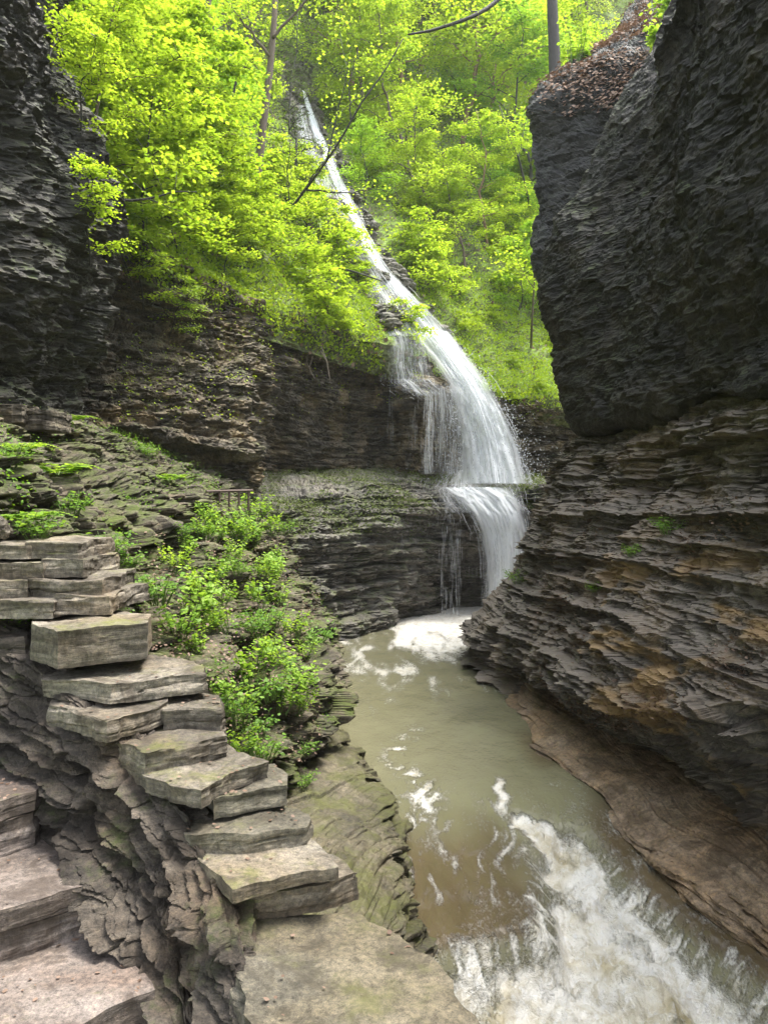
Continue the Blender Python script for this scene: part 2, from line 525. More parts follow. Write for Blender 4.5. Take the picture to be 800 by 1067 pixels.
def rock(name, net, mat, seed, amp=.2, fb=.12, dens=.62, dip=(0, 0), flip=None, fscale=.8, lscale=1.0, talus=.04, disp=None, hi=900, wts=(1.0, .62, .26, .08), line=.5, lump=0.0, rubble=None, blk=.8, run=1.0):
    A = np.asarray(net, float)
    tr = px_param(A, dens, 40, hi, 0)
    tc = px_param(A, dens, 40, hi, 1)
    S = catmull(A, tr)
    S = catmull(S.transpose(1, 0, 2), tc).transpose(1, 0, 2)
    du, dv = np.gradient(S, axis=0), np.gradient(S, axis=1)
    Nn = np.cross(du, dv)
    ln = np.linalg.norm(Nn, axis=2)[..., None]
    Nn = Nn / np.maximum(ln, 1e-9)
    cam = np.array([0, 0, CZ]) - S
    s = np.sign((np.einsum('ijk,ijk->ij', Nn, cam) * np.minimum(ln[..., 0], 1)).sum())
    if flip: s = flip
    Nn = Nn * s
    x, y, z = S[..., 0], S[..., 1], S[..., 2]
    wx = x + .25 * vn(x * 1.1, y * 1.1, z * 1.1, seed + 90)
    h = strata(wx, y, z, seed, dip, lscale, wts, line, blk, run) * amp
    up = np.clip(np.abs(Nn[..., 2]), 0, 1)
    H = Nn * np.array([1, 1, .08])
    H /= np.maximum(np.linalg.norm(H, axis=2)[..., None], .25)
    k = (smooth(.985, .7, up) * (.35 + .65 * smooth(-.75, -.2, Nn[..., 2])))[..., None]
    f = fbm(x * fscale, y * fscale, z * fscale, 4, seed + 7) * fb + fbm(x * 6, y * 6, z * 9, 4, seed + 17, .6) * talus
    if lump:
        h = h + lump * (np.abs(vn(x * 3.3 + .5 * vn(x * 5, y * 5, z * 5, seed + 50), y * 3.3, z * 4.5, seed + 51)) + .6 * vn(x * 7, y * 7, z * 11, seed + 52, sharp=2.5) + .35 * vn(x * 15, y * 15, z * 22, seed + 53, sharp=2.5))
    if rubble:
        for ra, rf, rz in rubble:
            hh, dist, gap = cells(x * rf + .25 * vn(x * 3, y * 3, z * 3, seed + 55), y * rf, z * rf * rz + .2 * vn(x * 2, y * 2, z * 2, seed + 56), seed + int(rf * 10))
            h = h + ra * (.9 * hh - .25 * np.clip(dist, 0, 1) ** 2 - .8 * np.clip(1 - gap / .14, 0, 1))
    if disp is not None:
        h = h + disp(S, tr, tc)
    V = S + H * h[..., None] * k + Nn * (f + .25 * h * (1 - k[..., 0]))[..., None]
    nr, nc = V.shape[:2]
    i = np.arange(nr - 1)[:, None] * nc + np.arange(nc - 1)[None]
    Q = np.stack([i, i + 1, i + nc + 1, i + nc], -1).reshape(-1, 4)
    if s < 0: Q = Q[:, ::-1]
    me = make_mesh(name, V.reshape(-1, 3), [Q], mat, False)
    o = add_obj(name, me)
    px, py = project(V)
    # normals after displacement, for planting
    du, dv = np.gradient(V, axis=0), np.gradient(V, axis=1)
    N2 = np.cross(du, dv) * s
    N2 /= np.maximum(np.linalg.norm(N2, axis=2)[..., None], 1e-9)
    SURF[name] = dict(V=V.reshape(-1, 3), N=N2.reshape(-1, 3), px=px.ravel(), py=py.ravel(), d=V[..., 1].ravel())
    return o


def on(name, px, py):
    """the point of a built surface that stands at this place of the view (nearest one)"""
    s = SURF[name]
    e = (s['px'] - px) ** 2 + (s['py'] - py) ** 2
    m = e < max(16, e.min() + 4)
    idx = np.where(m)[0]
    j = idx[np.argmin(s['d'][idx])]
    return s['V'][j], s['N'][j]


# ================================================================== SETTING
# ---- right: layered lower cliff with its undercut, profile by station (distance, [(x, z) ...] top to foot)
prof = {
    24.0: [(9.0, 4.4), (9.0, 3.6), (8.6, 2.8), (8.3, 2.2), (8.0, 1.7), (7.6, 1.2), (7.4, .7), (7.4, .3), (7.5, -.1), (7.5, -.6)],
    19.0: [(6.4, 4.4), (6.0, 3.6), (5.6, 2.8), (5.1, 2.2), (4.6, 1.7), (4.1, 1.2), (3.6, .7), (3.6, .3), (3.7, -.1), (3.8, -.6)],
    16.3: [(4.3, 4.4), (3.75, 3.5), (3.3, 2.7), (2.98, 2.0), (2.62, 1.45), (2.22, 1.05), (1.92, .75), (1.84, .4), (1.95, .05), (2.05, -.5)],
    14.3: [(3.7, 4.4), (3.2, 3.5), (2.75, 2.6), (2.52, 1.9), (2.28, 1.4), (1.98, 1.0), (1.74, .7), (1.76, .35), (1.88, .02), (2.0, -.5)],
    12.2: [(3.5, 4.4), (2.85, 3.5), (2.52, 2.6), (2.38, 1.9), (2.2, 1.4), (2.12, 1.0), (2.12, .62), (2.2, .33), (2.32, .05), (2.45, -.5)],
    10.0: [(3.75, 4.4), (3.15, 3.3), (2.8, 2.5), (2.55, 1.8), (2.38, 1.2), (2.32, .85), (2.4, .72), (2.65, .5), (2.85, .2), (2.9, -.5)],
    8.0: [(4.0, 4.4), (3.45, 3.3), (3.05, 2.4), (2.72, 1.65), (2.5, 1.15), (2.46, .98), (2.62, .88), (3.05, .6), (3.25, .2), (3.25, -.5)],
    6.0: [(4.1, 4.4), (3.65, 3.3), (3.3, 2.5), (3.02, 1.95), (2.88, 1.62), (2.88, 1.5), (3.05, 1.42), (3.45, .9), (3.6, .3), (3.6, -.6)],
    4.4: [(4.2, 4.4), (3.8, 3.3), (3.45, 2.6), (3.15, 2.1), (3.0, 1.75), (3.0, 1.6), (3.2, 1.5), (3.6, .9), (3.75, .2), (3.75, -.9)],
    2.0: [(4.3, 4.4), (3.9, 3.3), (3.6, 2.6), (3.3, 2.1), (3.15, 1.75), (3.15, 1.6), (3.3, 1.5), (3.7, .9), (3.85, .2), (3.85, -1.2)],
    -6.0: [(4.6, 4.4), (4.2, 3.3), (3.9, 2.6), (3.6, 2.1), (3.45, 1.75), (3.45, 1.6), (3.6, 1.5), (4.0, .9), (4.2, .2), (4.2, -1.4)],
}
net = []
for r in range(10):
    net.append([(prof[d][r][0], d, prof[d][r][1]) for d in prof])
net.insert(0, [(p[0] + 3.0, p[1], 4.7) for p in net[0]])
cliff_lower = rock('cliff', net, M['cliff_lower'], 3, amp=.21, fb=.17, dens=.78, dip=(-.02, .015), talus=.03, lump=.012, line=.85, wts=(1.0, .7, .36, .10), blk=.62, run=.55, rubble=((.055, 1.5, 3.0), (.018, 4.6, 2.6)))
tag(cliff_lower, 'layered dark shale cliff with brown ochre stains, undercut above the stream', 'cliff', kind='structure')

# ---- right: upper overhanging cliff
sil = [(740, -70), (722, 0), (680, 62), (640, 128), (602, 195), (570, 253), (562, 292), (568, 330), (580, 372), (592, 412), (606, 443)]
sd = [11.4, 11.6, 11.9, 12.2, 12.5, 12.7, 12.8, 12.7, 12.6, 12.5, 12.3]
bot = {700: 424, 800: 404, 1000: 372, 1500: 300}
net = []
for i, ((sx, sy), d0) in enumerate(zip(sil, sd)):
    t = i / (len(sil) - 1)
    lean = (1 - t) * .9
    row = []
    a = np.array(P(sx, sy, d0))
    row.append(a + np.array([3.6 + lean, 4.0, 1.2 * (1 - t)]))
    row.append(a + np.array([1.1, 1.5, .5 * (1 - t)]))
    row.append(a)
    for (dd, xx) in ((10.6, 3.15), (8.8, 3.3), (6.9, 3.42), (5.0, 3.5), (2.0, 3.6), (-7.0, 4.0)):
        zb = {10.6: 4.35, 8.8: 4.28, 6.9: 4.18, 5.0: 4.1, 2.0: 4.05, -7: 4.0}[dd]
        zt = {10.6: 9.6, 8.8: 10.2, 6.9: 10.6, 5.0: 10.9, 2.0: 11, -7: 11}[dd]
        z = zt + (zb - zt) * t
        bulge = .25 * math.sin(math.pi * min(1, t * 1.0)) * (.6 if dd > 9 else 1)
        row.append(np.array([xx + .75 * (1 - t) - bulge, dd, z]))
    net.append(row)
# underside going back
net.append([p + np.array([.5, .3, -.06]) for p in net[-1]])
net.append([p + np.array([2.6, .6, .15]) for p in net[-2]])
# top going back
net.insert(0, [p + np.array([3.5, 2.5, 1.2]) for p in net[0]])
net.insert(0, [p + np.array([14, 4.0, 3.0]) for p in net[0]])
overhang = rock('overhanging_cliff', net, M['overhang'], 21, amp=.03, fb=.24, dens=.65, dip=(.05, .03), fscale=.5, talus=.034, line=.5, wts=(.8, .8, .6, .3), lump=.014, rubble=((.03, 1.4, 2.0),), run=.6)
tag(overhang, 'huge smooth dark cliff overhanging the stream above the layered shale', 'cliff', kind='structure')

# ---- right: block behind it with the litter covered shoulder
net = [
    [P(700, -40, 34), P(700, -40, 30), P(735, -60, 26), P(790, -90, 24), P(900, -150, 22)],
    [P(690, -10, 27), P(672, 2, 26), P(700, -20, 22), P(760, -50, 19), P(860, -120, 17)],
    [P(660, 30, 23), P(636, 36, 21), P(665, 20, 18.5), P(720, -10, 16.5), P(830, -70, 15)],
    [P(640, 60, 20), P(602, 62, 18.2), P(632, 58, 16.6), P(690, 45, 15), P(790, 20, 14)],
    [P(640, 90, 19), P(578, 84, 17), P(618, 84, 15.8), P(670, 78, 14.6), P(760, 70, 13.8)],
    [P(640, 118, 19), P(556, 108, 16.4), P(610, 102, 15.5), P(664, 98, 14.5), P(760, 100, 13.8)],
    [P(640, 150, 19), P(557, 142, 16.4), P(610, 140, 15.4), P(664, 140, 14.5), P(760, 140, 13.8)],
    [P(640, 200, 19), P(549, 180, 16.2), P(605, 185, 15.4), P(664, 190, 14.5), P(760, 190, 13.8)],
    [P(640, 250, 19), P(553, 226, 16.2), P(605, 235, 15.4), P(664, 240, 14.5), P(760, 240, 13.8)],
    [P(640, 290, 19), P(560, 268, 16.2), P(605, 280, 15.4), P(664, 290, 14.5), P(760, 290, 13.8)],
    [P(650, 380, 19.5), P(592, 350, 16.6), P(620, 350, 15.6), P(664, 350, 14.5), P(760, 350, 13.8)],
    [P(670, 470, 20), P(625, 452, 17), P(650, 450, 16), P(690, 450, 14.8), P(780, 450, 13.8)],
]
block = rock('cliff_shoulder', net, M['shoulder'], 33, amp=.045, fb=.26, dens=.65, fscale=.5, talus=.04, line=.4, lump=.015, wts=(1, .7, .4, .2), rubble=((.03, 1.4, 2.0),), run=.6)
tag(block, 'dark rock shoulder behind the overhang with a slope of dead leaves on top', 'cliff', kind='structure')
SURF_SHOULDER = SURF['cliff_shoulder']

# ---- left: near dark cliff
sl = [(38, -120), (60, 0), (80, 62), (108, 120), (122, 165), (127, 215), (122, 262), (118, 315), (108, 360), (98, 405), (112, 450)]
net = []
for i, (sx, sy) in enumerate(sl):
    t = i / (len(sl) - 1)
    d0 = 11.6
    a = np.array(P(sx - 20, sy, d0))
    z = a[2]
    q = .9 * math.sin(math.pi * min(1, max(0, (t - .1) / .85))) ** 1.2 * .6
    row = []
    for (dd, xx) in ((-7, -4.9), (3.0, -4.8), (5.5, -4.7), (7.2, -4.55), (9.2, -4.35)):
        row.append(np.array([xx - (.55 if i > 8 else 0) - .35 * (1 - t) + q * .5, dd, 12.5 + (4.0 - 12.5) * t]))
    row.append(np.array([a[0] - .12, 10.6, z * .5 + .5 * (12 - 8 * t)]))
    row.append(a)
    row.append(a + np.array([-1.0, 1.4, .1]))
    row.append(a + np.array([-3.4, 3.0, .3]))
    net.append(row)
net.insert(0, [p + np.array([-8, 1, 3.0]) for p in net[0]])
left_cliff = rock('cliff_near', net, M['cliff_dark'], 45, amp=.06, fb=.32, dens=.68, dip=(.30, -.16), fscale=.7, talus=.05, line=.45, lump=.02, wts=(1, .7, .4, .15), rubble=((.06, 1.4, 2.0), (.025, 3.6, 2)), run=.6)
tag(left_cliff, 'dark near cliff rising beside the mossy bank and the trail', 'cliff', kind='structure')

# ---- left: long curved wall under the forest
hill0 = [P(-120, 200, 12.5), P(40, 232, 13.2), P(130, 243, 14), P(210, 288, 16), P(262, 312, 17.6), P(290, 325, 18.6), P(350, 348, 20.6), P(402, 364, 22.2), P(432, 372, 23.0), P(470, 392, 24.2), P(528, 412, 25.2), P(590, 420, 25.6), P(680, 430, 26), P(900, 440, 27)]
wall_rows = [
    [np.array(p) + np.array([0, 2.2, .35]) for p in hill0],
    hill0,
    [P(-120, 222, 12.5), P(40, 252, 13.2), P(129, 262, 14.0), P(206, 305, 15.9), P(260, 328, 17.6), P(288, 340, 18.5), P(347, 361, 20.5), P(402, 374, 22.1), P(432, 380, 22.6), P(470, 398, 23.8), P(526, 422, 25.0), P(590, 430, 25.4), P(680, 440, 26), P(900, 450, 27)],
    [P(-120, 300, 13.4), P(40, 318, 14.0), P(126, 325, 14.7), P(204, 352, 16.1), P(262, 360, 17.5), P(292, 368, 18.8), P(342, 384, 21.0), P(400, 388, 22.9), P(432, 390, 22.5), P(468, 403, 23.2), P(525, 440, 25.2), P(590, 448, 25.8), P(680, 456, 26), P(900, 460, 27)],
    [P(-120, 400, 13.4), P(40, 395, 13.9), P(125, 398, 14.3), P(202, 405, 15.4), P(256, 402, 16.5), P(290, 402, 19.2), P(338, 412, 21.2), P(398, 408, 22.9), P(432, 402, 21.9), P(468, 410, 22.6), P(524, 462, 25.3), P(590, 466, 25.9), P(680, 470, 26), P(900, 470, 27)],
    [P(-120, 430, 13.0), P(40, 425, 13.5), P(125, 432, 14.0), P(200, 446, 15.1), P(254, 452, 16.2), P(280, 442, 19.8), P(334, 446, 21.6), P(396, 440, 23.2), P(430, 432, 22.6), P(466, 440, 23.2), P(524, 478, 25.3), P(590, 480, 25.9), P(680, 485, 26), P(900, 480, 27)],
    [P(-120, 455, 12.6), P(40, 450, 13.2), P(125, 446, 13.8), P(200, 462, 14.8), P(256, 474, 15.9), P(274, 472, 20.0), P(332, 474, 21.8), P(396, 470, 23.4), P(430, 466, 23.0), P(466, 470, 23.6), P(524, 492, 25.3), P(590, 492, 25.9), P(680, 495, 26), P(900, 490, 27)],
    [P(-120, 480, 13.2), P(40, 480, 13.9), P(125, 470, 14.5), P(200, 480, 15.5), P(258, 482, 16.9), P(272, 490, 20.0), P(330, 492, 21.8), P(396, 496, 23.4), P(430, 498, 23.2), P(466, 500, 23.8), P(524, 505, 25.3), P(590, 508, 25.9), P(680, 505, 26), P(900, 500, 27)],
    [P(-120, 520, 13.2), P(40, 520, 13.9), P(125, 515, 14.5), P(200, 515, 15.5), P(258, 515, 16.9), P(272, 515, 20.0), P(330, 515, 21.8), P(396, 515, 23.4), P(430, 515, 23.2), P(466, 515, 23.8), P(524, 520, 25.3), P(590, 520, 25.9), P(680, 520, 26), P(900, 520, 27)],
]
wall = rock('cliff_wall', wall_rows, M['cliff_left'], 57, blk=.65, run=.6, amp=.20, fb=.20, dens=.78, dip=(.02, .03), talus=.05, lump=.03, line=.6, wts=(1, .7, .4, .15), rubble=((.07, 2.0, 2.2), (.03, 5, 2)))
tag(wall, 'long curved shale wall below the forest and behind the waterfall', 'cliff', kind='structure')

# ---- terrace of layered rock that the fall lands on
net = [
    [P(110, 480, 16.5), P(190, 485, 18.5), P(270, 490, 21), P(330, 488, 22.4), P(400, 486, 23.9), P(450, 490, 24.6), P(520, 493, 25.6), P(590, 492, 26.2), P(660, 490, 27), P(900, 490, 28)],
    [P(130, 500, 15.3), P(200, 503, 16.6), P(280, 508, 18.8), P(340, 497, 20.3), P(400, 493, 21.9), P(450, 497, 23.2), P(520, 498, 24.2), P(578, 496, 24.6), P(660, 498, 25), P(900, 495, 27)],
    [P(140, 530, 15.0), P(215, 530, 15.8), P(288, 534, 17.4), P(342, 520, 18.9), P(400, 516, 20.4), P(448, 507, 22.2), P(515, 508, 23.0), P(565, 508, 23.0), P(640, 510, 24), P(900, 500, 26)],
    [P(160, 560, 15.0), P(230, 562, 15.6), P(292, 562, 16.8), P(342, 556, 17.9), P(400, 545, 19.4), P(446, 522, 21.4), P(500, 518, 22.4), P(545, 522, 22.4), P(600, 525, 23), P(900, 520, 25)],
    [P(160, 585, 15.1), P(235, 588, 15.7), P(294, 588, 16.9), P(342, 584, 18.0), P(398, 575, 19.7), P(442, 552, 21.6), P(494, 542, 22.9), P(545, 545, 23.2), P(600, 545, 23), P(900, 545, 25)],
    [P(160, 620, 15.0), P(240, 622, 15.6), P(298, 620, 16.7), P(342, 616, 17.7), P(394, 608, 19.7), P(432, 600, 21.6), P(482, 598, 24.0), P(545, 598, 24.2), P(600, 600, 23), P(900, 600, 25)],
    [PX(170, 15.2, .3), PX(250, 15.8, .35), PX(303, 16.9, .35), PX(345, 17.9, .3), PX(398, 19.9, .3), PX(434, 21.9, .3), PX(480, 24.2, .3), PX(545, 24.4, .3), PX(600, 23, .3), PX(900, 25, .3)],
    [PX(175, 15.0, -.6), PX(252, 15.6, -.6), PX(305, 16.7, -.6), PX(347, 17.7, -.6), PX(399, 19.8, -.6), PX(436, 21.9, -.6), PX(480, 24.2, -.6), PX(545, 24.4, -.6), PX(600, 23, -.6), PX(900, 25, -.6)],
]
terrace = rock('rock_terrace', net, M['terrace'], 71, blk=.6, run=.6, amp=.26, fb=.14, dens=.8, dip=(.0, .02), lscale=.9, talus=.04, lump=.03, line=.85, wts=(1, .7, .4, .12), rubble=((.05, 2.0, 2.2),))
tag(terrace, 'terrace of thin rock layers the waterfall lands on, undercut above the pool', 'rock terrace', kind='structure')

# ---- left bank by station
bank = {
    18.0: [(-8, 4.6), (-5.2, 4.2), (-3.9, 3.9), (-3.0, 3.0), (-2.5, 2.0), (-2.2, 1.2), (-2.2, .8), (-2.3, .3), (-2.3, -.5)],
    16.0: [(-8, 4.6), (-5.0, 4.2), (-3.6, 3.9), (-2.7, 3.1), (-2.15, 2.2), (-1.8, 1.3), (-1.72, .9), (-1.75, .3), (-1.75, -.5)],
    13.0: [(-8, 4.9), (-5.0, 4.45), (-3.8, 3.95), (-2.7, 3.25), (-2.0, 2.4), (-1.45, 1.6), (-1.12, 1.05), (-1.25, .5), (-1.3, -.5)],
    10.5: [(-8, 5.0), (-5.0, 4.55), (-4.0, 4.0), (-2.8, 3.2), (-2.0, 2.4), (-1.25, 1.6), (-.62, 1.0), (-.62, .72), (-.95, .35), (-.95, -.5)],
    8.8: [(-8, 5.0), (-4.7, 4.35), (-3.6, 3.6), (-2.65, 2.9), (-1.95, 2.1), (-1.25, 1.45), (-.62, .98), (-.55, .72), (-.85, .4), (-.9, -.5)],
    7.4: [(-8, 4.8), (-4.3, 4.15), (-3.1, 3.25), (-2.35, 2.55), (-1.75, 1.95), (-1.25, 1.4), (-.85, .98), (-.76, .68), (-.95, .42), (-1.0, -.5)],
    6.2: [(-8, 4.5), (-3.9, 3.9), (-2.6, 2.9), (-2.1, 2.3), (-1.62, 1.75), (-1.25, 1.3), (-.95, .95), (-.88, .6), (-1.05, .4), (-1.05, -.5)],
    5.2: [(-8, 4.0), (-3.6, 3.6), (-2.6, 2.85), (-2.0, 2.15), (-1.6, 1.65), (-1.3, 1.25), (-1.05, .95), (-1.0, .6), (-1.1, .4), (-1.1, -.5)],
    4.3: [(-8, 3.4), (-3.9, 2.9), (-3.0, 2.2), (-2.2, 1.5), (-1.7, 1.2), (-1.4, 1.0), (-1.1, .8), (-1.05, .6), (-1.1, .4), (-1.1, -.5)],
}
net = [[(bank[d][r][0], d, bank[d][r][1]) for d in bank] for r in range(9)]
bank_o = rock('earth_bank', net, M['bank'], 83, amp=.15, fb=.12, dens=.78, talus=.03, lscale=.7, line=.35, rubble=((.17, 2.2, 2.2), (.08, 5.5, 2.0)))
tag(bank_o, 'mossy rubble bank sloping down to the stream beside the stone wall', 'bank', kind='structure')

# ---- mossy bedrock at the left edge of the stream
bed = {
    10.4: [(-1.8, .3), (-1.2, .25), (-.9, .2), (-.65, .1), (-.5, -.05), (-.4, -.5)],
    9.2: [(-1.8, .4), (-1.2, .35), (-.8, .28), (-.5, .2), (-.3, .0), (-.2, -.5)],
    8.1: [(-1.8, .5), (-1.1, .42), (-.6, .34), (-.25, .26), (-.03, .0), (.05, -.5)],
    7.0: [(-1.8, .6), (-1.0, .5), (-.45, .42), (-.05, .3), (.18, -.02), (.28, -.6)],
    6.2: [(-1.8, .7), (-.9, .55), (-.35, .46), (.05, .32), (.26, -.08), (.36, -.9)],
    5.6: [(-1.8, .75), (-.9, .6), (-.3, .5), (.1, .36), (.34, -.2), (.42, -1.2)],
    4.6: [(-1.8, .8), (-.8, .68), (-.25, .6), (.12, .45), (.40, -.3), (.5, -1.4)],
    3.6: [(-1.8, .8), (-.8, .78), (-.2, .7), (.18, .55), (.45, -.3), (.6, -1.5)],
    1.6: [(-1.8, .8), (-.8, .85), (-.1, .8), (.3, .6), (.6, -.3), (.7, -1.6)],
}
net = [[(bed[d][r][0], d, bed[d][r][1]) for d in bed] for r in range(6)]
bed_o = rock('bedrock', net, M['bedrock'], 97, amp=.20, fb=.09, dens=.75, talus=.016, lscale=.8, dip=(-.55, .30), line=.8)
tag(bed_o, 'moss stained bedrock ledge between the stone slabs and the water', 'bedrock', kind='structure')

# ---- brown rock shelf along the right water edge
shelf = {
    12.6: [(2.9, .25), (2.45, .2), (2.2, .12), (2.05, -.1), (1.95, -.5)],
    11.0: [(3.0, .3), (2.5, .22), (2.25, .12), (2.0, -.02), (1.85, -.5)],
    9.6: [(3.3, .3), (2.85, .24), (2.4, .12), (1.98, -.02), (1.85, -.5)],
    8.4: [(3.6, .3), (3.05, .22), (2.6, .12), (2.2, -.04), (2.05, -.5)],
    7.2: [(3.8, .28), (3.3, .2), (2.85, .08), (2.5, -.1), (2.4, -.6)],
    6.2: [(4.0, .2), (3.5, .12), (3.1, .0), (2.75, -.14), (2.65, -.7)],
    5.2: [(4.1, .1), (3.6, .05), (3.3, -.05), (2.95, -.2), (2.85, -.8)],
    4.0: [(4.2, .05), (3.7, 0), (3.4, -.1), (3.05, -.25), (2.95, -1.2)],
    1.5: [(4.3, 0), (3.8, -.05), (3.5, -.15), (3.1, -.3), (3.0, -1.5)],
}
net = [[(shelf[d][r][0], d, shelf[d][r][1]) for d in shelf] for r in range(5)]
shelf_o = rock('rock_shelf', net, M['shelf'], 101, amp=.13, fb=.05, dens=.75, talus=.014, lscale=.6, dip=(.55, .08), line=.9)
tag(shelf_o, 'brown flat rock shelf along the foot of the layered cliff', 'rock shelf', kind='structure')

# ---- forested hillside
hr = [
    [np.array(p) + np.array([0, .25, -.75]) for p in hill0],
    [np.array(p) + np.array([0, -.12, .05]) for p in hill0],
    [P(-120, 150, 14.5), P(30, 185, 15.2), P(130, 205, 16), P(213, 250, 18), P(265, 272, 19.6), P(293, 288, 20.6), P(350, 310, 22.6), P(402, 325, 24.2), P(434, 335, 25.2), P(470, 345, 26.3), P(528, 358, 27.5), P(590, 362, 28), P(680, 362, 29), P(900, 360, 31)],
    [P(-120, 40, 18.5), P(20, 90, 19), P(130, 110, 20), P(213, 150, 22.5), P(265, 178, 24.5), P(293, 195, 25.6), P(350, 205, 28), P(402, 215, 30), P(434, 222, 31), P(470, 230, 32.5), P(528, 235, 34), P(590, 230, 35), P(680, 220, 36), P(900, 200, 38)],
    [P(-120, -110, 24), P(0, -50, 25), P(130, -20, 27), P(213, 30, 30), P(265, 65, 32.5), P(293, 85, 34), P(350, 92, 37), P(402, 80, 41), P(434, 66, 44), P(470, 50, 47), P(528, 30, 50), P(590, 20, 52), P(680, 10, 53), P(900, 0, 55)],
    [P(-120, -280, 32), P(0, -230, 34), P(130, -200, 37), P(213, -150, 41), P(265, -120, 44), P(293, -110, 46), P(350, -100, 50), P(402, -100, 55), P(434, -100, 58), P(470, -100, 62), P(528, -100, 66), P(590, -100, 68), P(680, -100, 69), P(900, -100, 72)],
]
zt = [p[2] for p in hr[-1]]
hr.append([(p[0] * 1.3, p[1] + 40, p[2] + 8) for p in hr[-1]])
for i, row in enumerate(hr):                                  # the slope runs on out of frame on both sides
    a, b = np.array(row[0]), np.array(row[-1])
    hr[i] = [a + np.array([-30, -2, 6])] + list(row) + [b + np.array([40, 4, 8])]
hillside = rock('hillside', hr, M['hill'], 113, amp=.06, fb=.35, dens=.45, fscale=.35, talus=.05)
tag(hillside, 'steep green forested hillside above the wall and around the waterfall', 'hillside', kind='structure')

# ---- bare rock channel that the fall runs down
net = []
for px, py in ((308, 70), (318, 105), (328, 135), (341, 165), (355, 200), (372, 240), (392, 278), (414, 308), (438, 340), (452, 362)):
    row = []
    for dx, up_ in ((-34, -.5), (-22, .12), (-10, .2), (2, .12), (12, .2), (20, .1), (27, -.5)):
        v_, n_ = on('hillside', px + dx * (.5 + py / 500), py)
        row.append(np.array(v_) + np.array([0, -up_ * 1.1, up_ * .5]))
    net.append(row)
channel = rock('rock_channel', net, M['terrace'], 139, amp=.24, fb=.15, dens=.8, talus=.05, line=.8, rubble=((.08, 1.8, 2.2),))
tag(channel, 'dark wet rock channel down the hillside under the upper fall', 'rock channel', kind='structure')

# ---- rubble face between the stair and the stone wall
net = [
    [P(-90, 640, 5.0), P(0, 655, 4.75), P(60, 700, 4.40), P(118, 752, 4.05), P(160, 808, 3.85), P(195, 860, 3.62), P(222, 925, 3.38), P(238, 1000, 3.10), P(262, 1090, 2.8), P(300, 1200, 2.5)],
    [P(-90, 690, 4.8), P(0, 700, 4.6), P(50, 740, 4.30), P(105, 790, 3.99), P(150, 835, 3.79), P(190, 885, 3.57), P(214, 950, 3.34), P(232, 1020, 3.10), P(258, 1100, 2.85), P(300, 1210, 2.6)],
    [P(-90, 730, 4.6), P(0, 745, 4.46), P(40, 780, 4.20), P(88, 825, 3.94), P(135, 870, 3.73), P(172, 925, 3.53), P(200, 985, 3.36), P(216, 1040, 3.18), P(240, 1110, 2.95), P(280, 1215, 2.7)],
    [P(-90, 770, 4.5), P(0, 788, 4.37), P(35, 815, 4.13), P(70, 855, 3.89), P(112, 900, 3.67), P(140, 950, 3.49), P(176, 1005, 3.3), P(190, 1060, 3.1), P(220, 1125, 2.85), P(260, 1220, 2.6)],
    [P(-90, 800, 4.5), P(0, 810, 4.35), P(28, 840, 4.1), P(55, 885, 3.85), P(92, 925, 3.62), P(110, 985, 3.45), P(150, 1035, 3.25), P(165, 1085, 3.05), P(200, 1140, 2.8), P(240, 1230, 2.5)],
    [P(-90, 850, 4.45), P(0, 860, 4.3), P(20, 890, 4.1), P(45, 930, 3.9), P(80, 975, 3.7), P(100, 1030, 3.5), P(140, 1080, 3.3), P(155, 1130, 3.1), P(190, 1180, 2.9), P(230, 1270, 2.6)],
]


def gully_layers(S, tr, tc):
    """tilted natural beds that run down beside the stair, broken into angular wedges with dark gaps between"""
    u0 = np.broadcast_to(tc[None, :], S.shape[:2])
    v0 = np.broadcast_to(tr[:, None], S.shape[:2])
    x, y, z = S[..., 0], S[..., 1], S[..., 2]
    v = v0 + .16 * vn(u0 * .8, v0 * .8, 0, 5) + .06 * vn(u0 * 2.7, v0 * 2.2, 0, 6) + .03 * vn(x * 14, y * 14, z * 14, 7)
    u = u0 + .10 * vn(x * 8, y * 8, z * 8, 17)
    tot = .04 * vn(u0 * 1.6, v0 * 1.6, 3, 11)
    for i, (cu, cv, a) in enumerate(((.45, 1.5, .10), (1.2, 3.3, .034), (3.2, 7.0, .007))):
        hh, dist, gap, ox, oy = cells(u * cu + .5 * v * cv * .2, v * cv, 0 * u + .5, 60 + i, True)
        tilt = .9 + .5 * _hash((hh * 1e4).astype(np.int64), np.zeros_like(hh, dtype=np.int64), np.zeros_like(hh, dtype=np.int64), 9)
        tot = tot + a * (.8 * hh + tilt * oy + .35 * ox - 1.0 * np.clip(1 - gap / .10, 0, 1))
    tot = tot + .006 * vn(x * 14, y * 14, z * 18, 44, sharp=2.5) + .007 * fbm(x * 22, y * 22, z * 22, 4, 45, .6)
    return tot


net.insert(0, [(p[0] + .10, p[1] + .16, p[2] - .07) for p in net[0]])
net.insert(0, [(p[0] + .14, p[1] + .22, p[2] - .5) for p in net[0]])
gully = rock('rubble_face', net, M['gully'], 127, amp=.02, fb=.03, dens=.9, fscale=3, talus=.010, disp=gully_layers)
tag(gully, 'tilted rough rock face between the stair and the slab wall', 'rock face', kind='structure')

# ---- ground, far enough to reach the horizon, below everything
gx = np.linspace(-1, 1, 81)
gx = np.sign(gx) * np.abs(gx) ** 1.8 * 240
X, Y = np.meshgrid(gx, gx, indexing='ij')
Z = np.full_like(X, -2.2) + .3 * fbm(X * .05, Y * .05, 0 * X, 3, 4)
i = np.arange(80)[:, None] * 81 + np.arange(80)[None]
Q = np.stack([i, i + 81, i + 82, i + 1], -1).reshape(-1, 4)
ground = add_obj('ground', make_mesh('ground', np.stack([X, Y, Z], -1).reshape(-1, 3), [Q], M['hill'], True))
tag(ground, kind='structure')


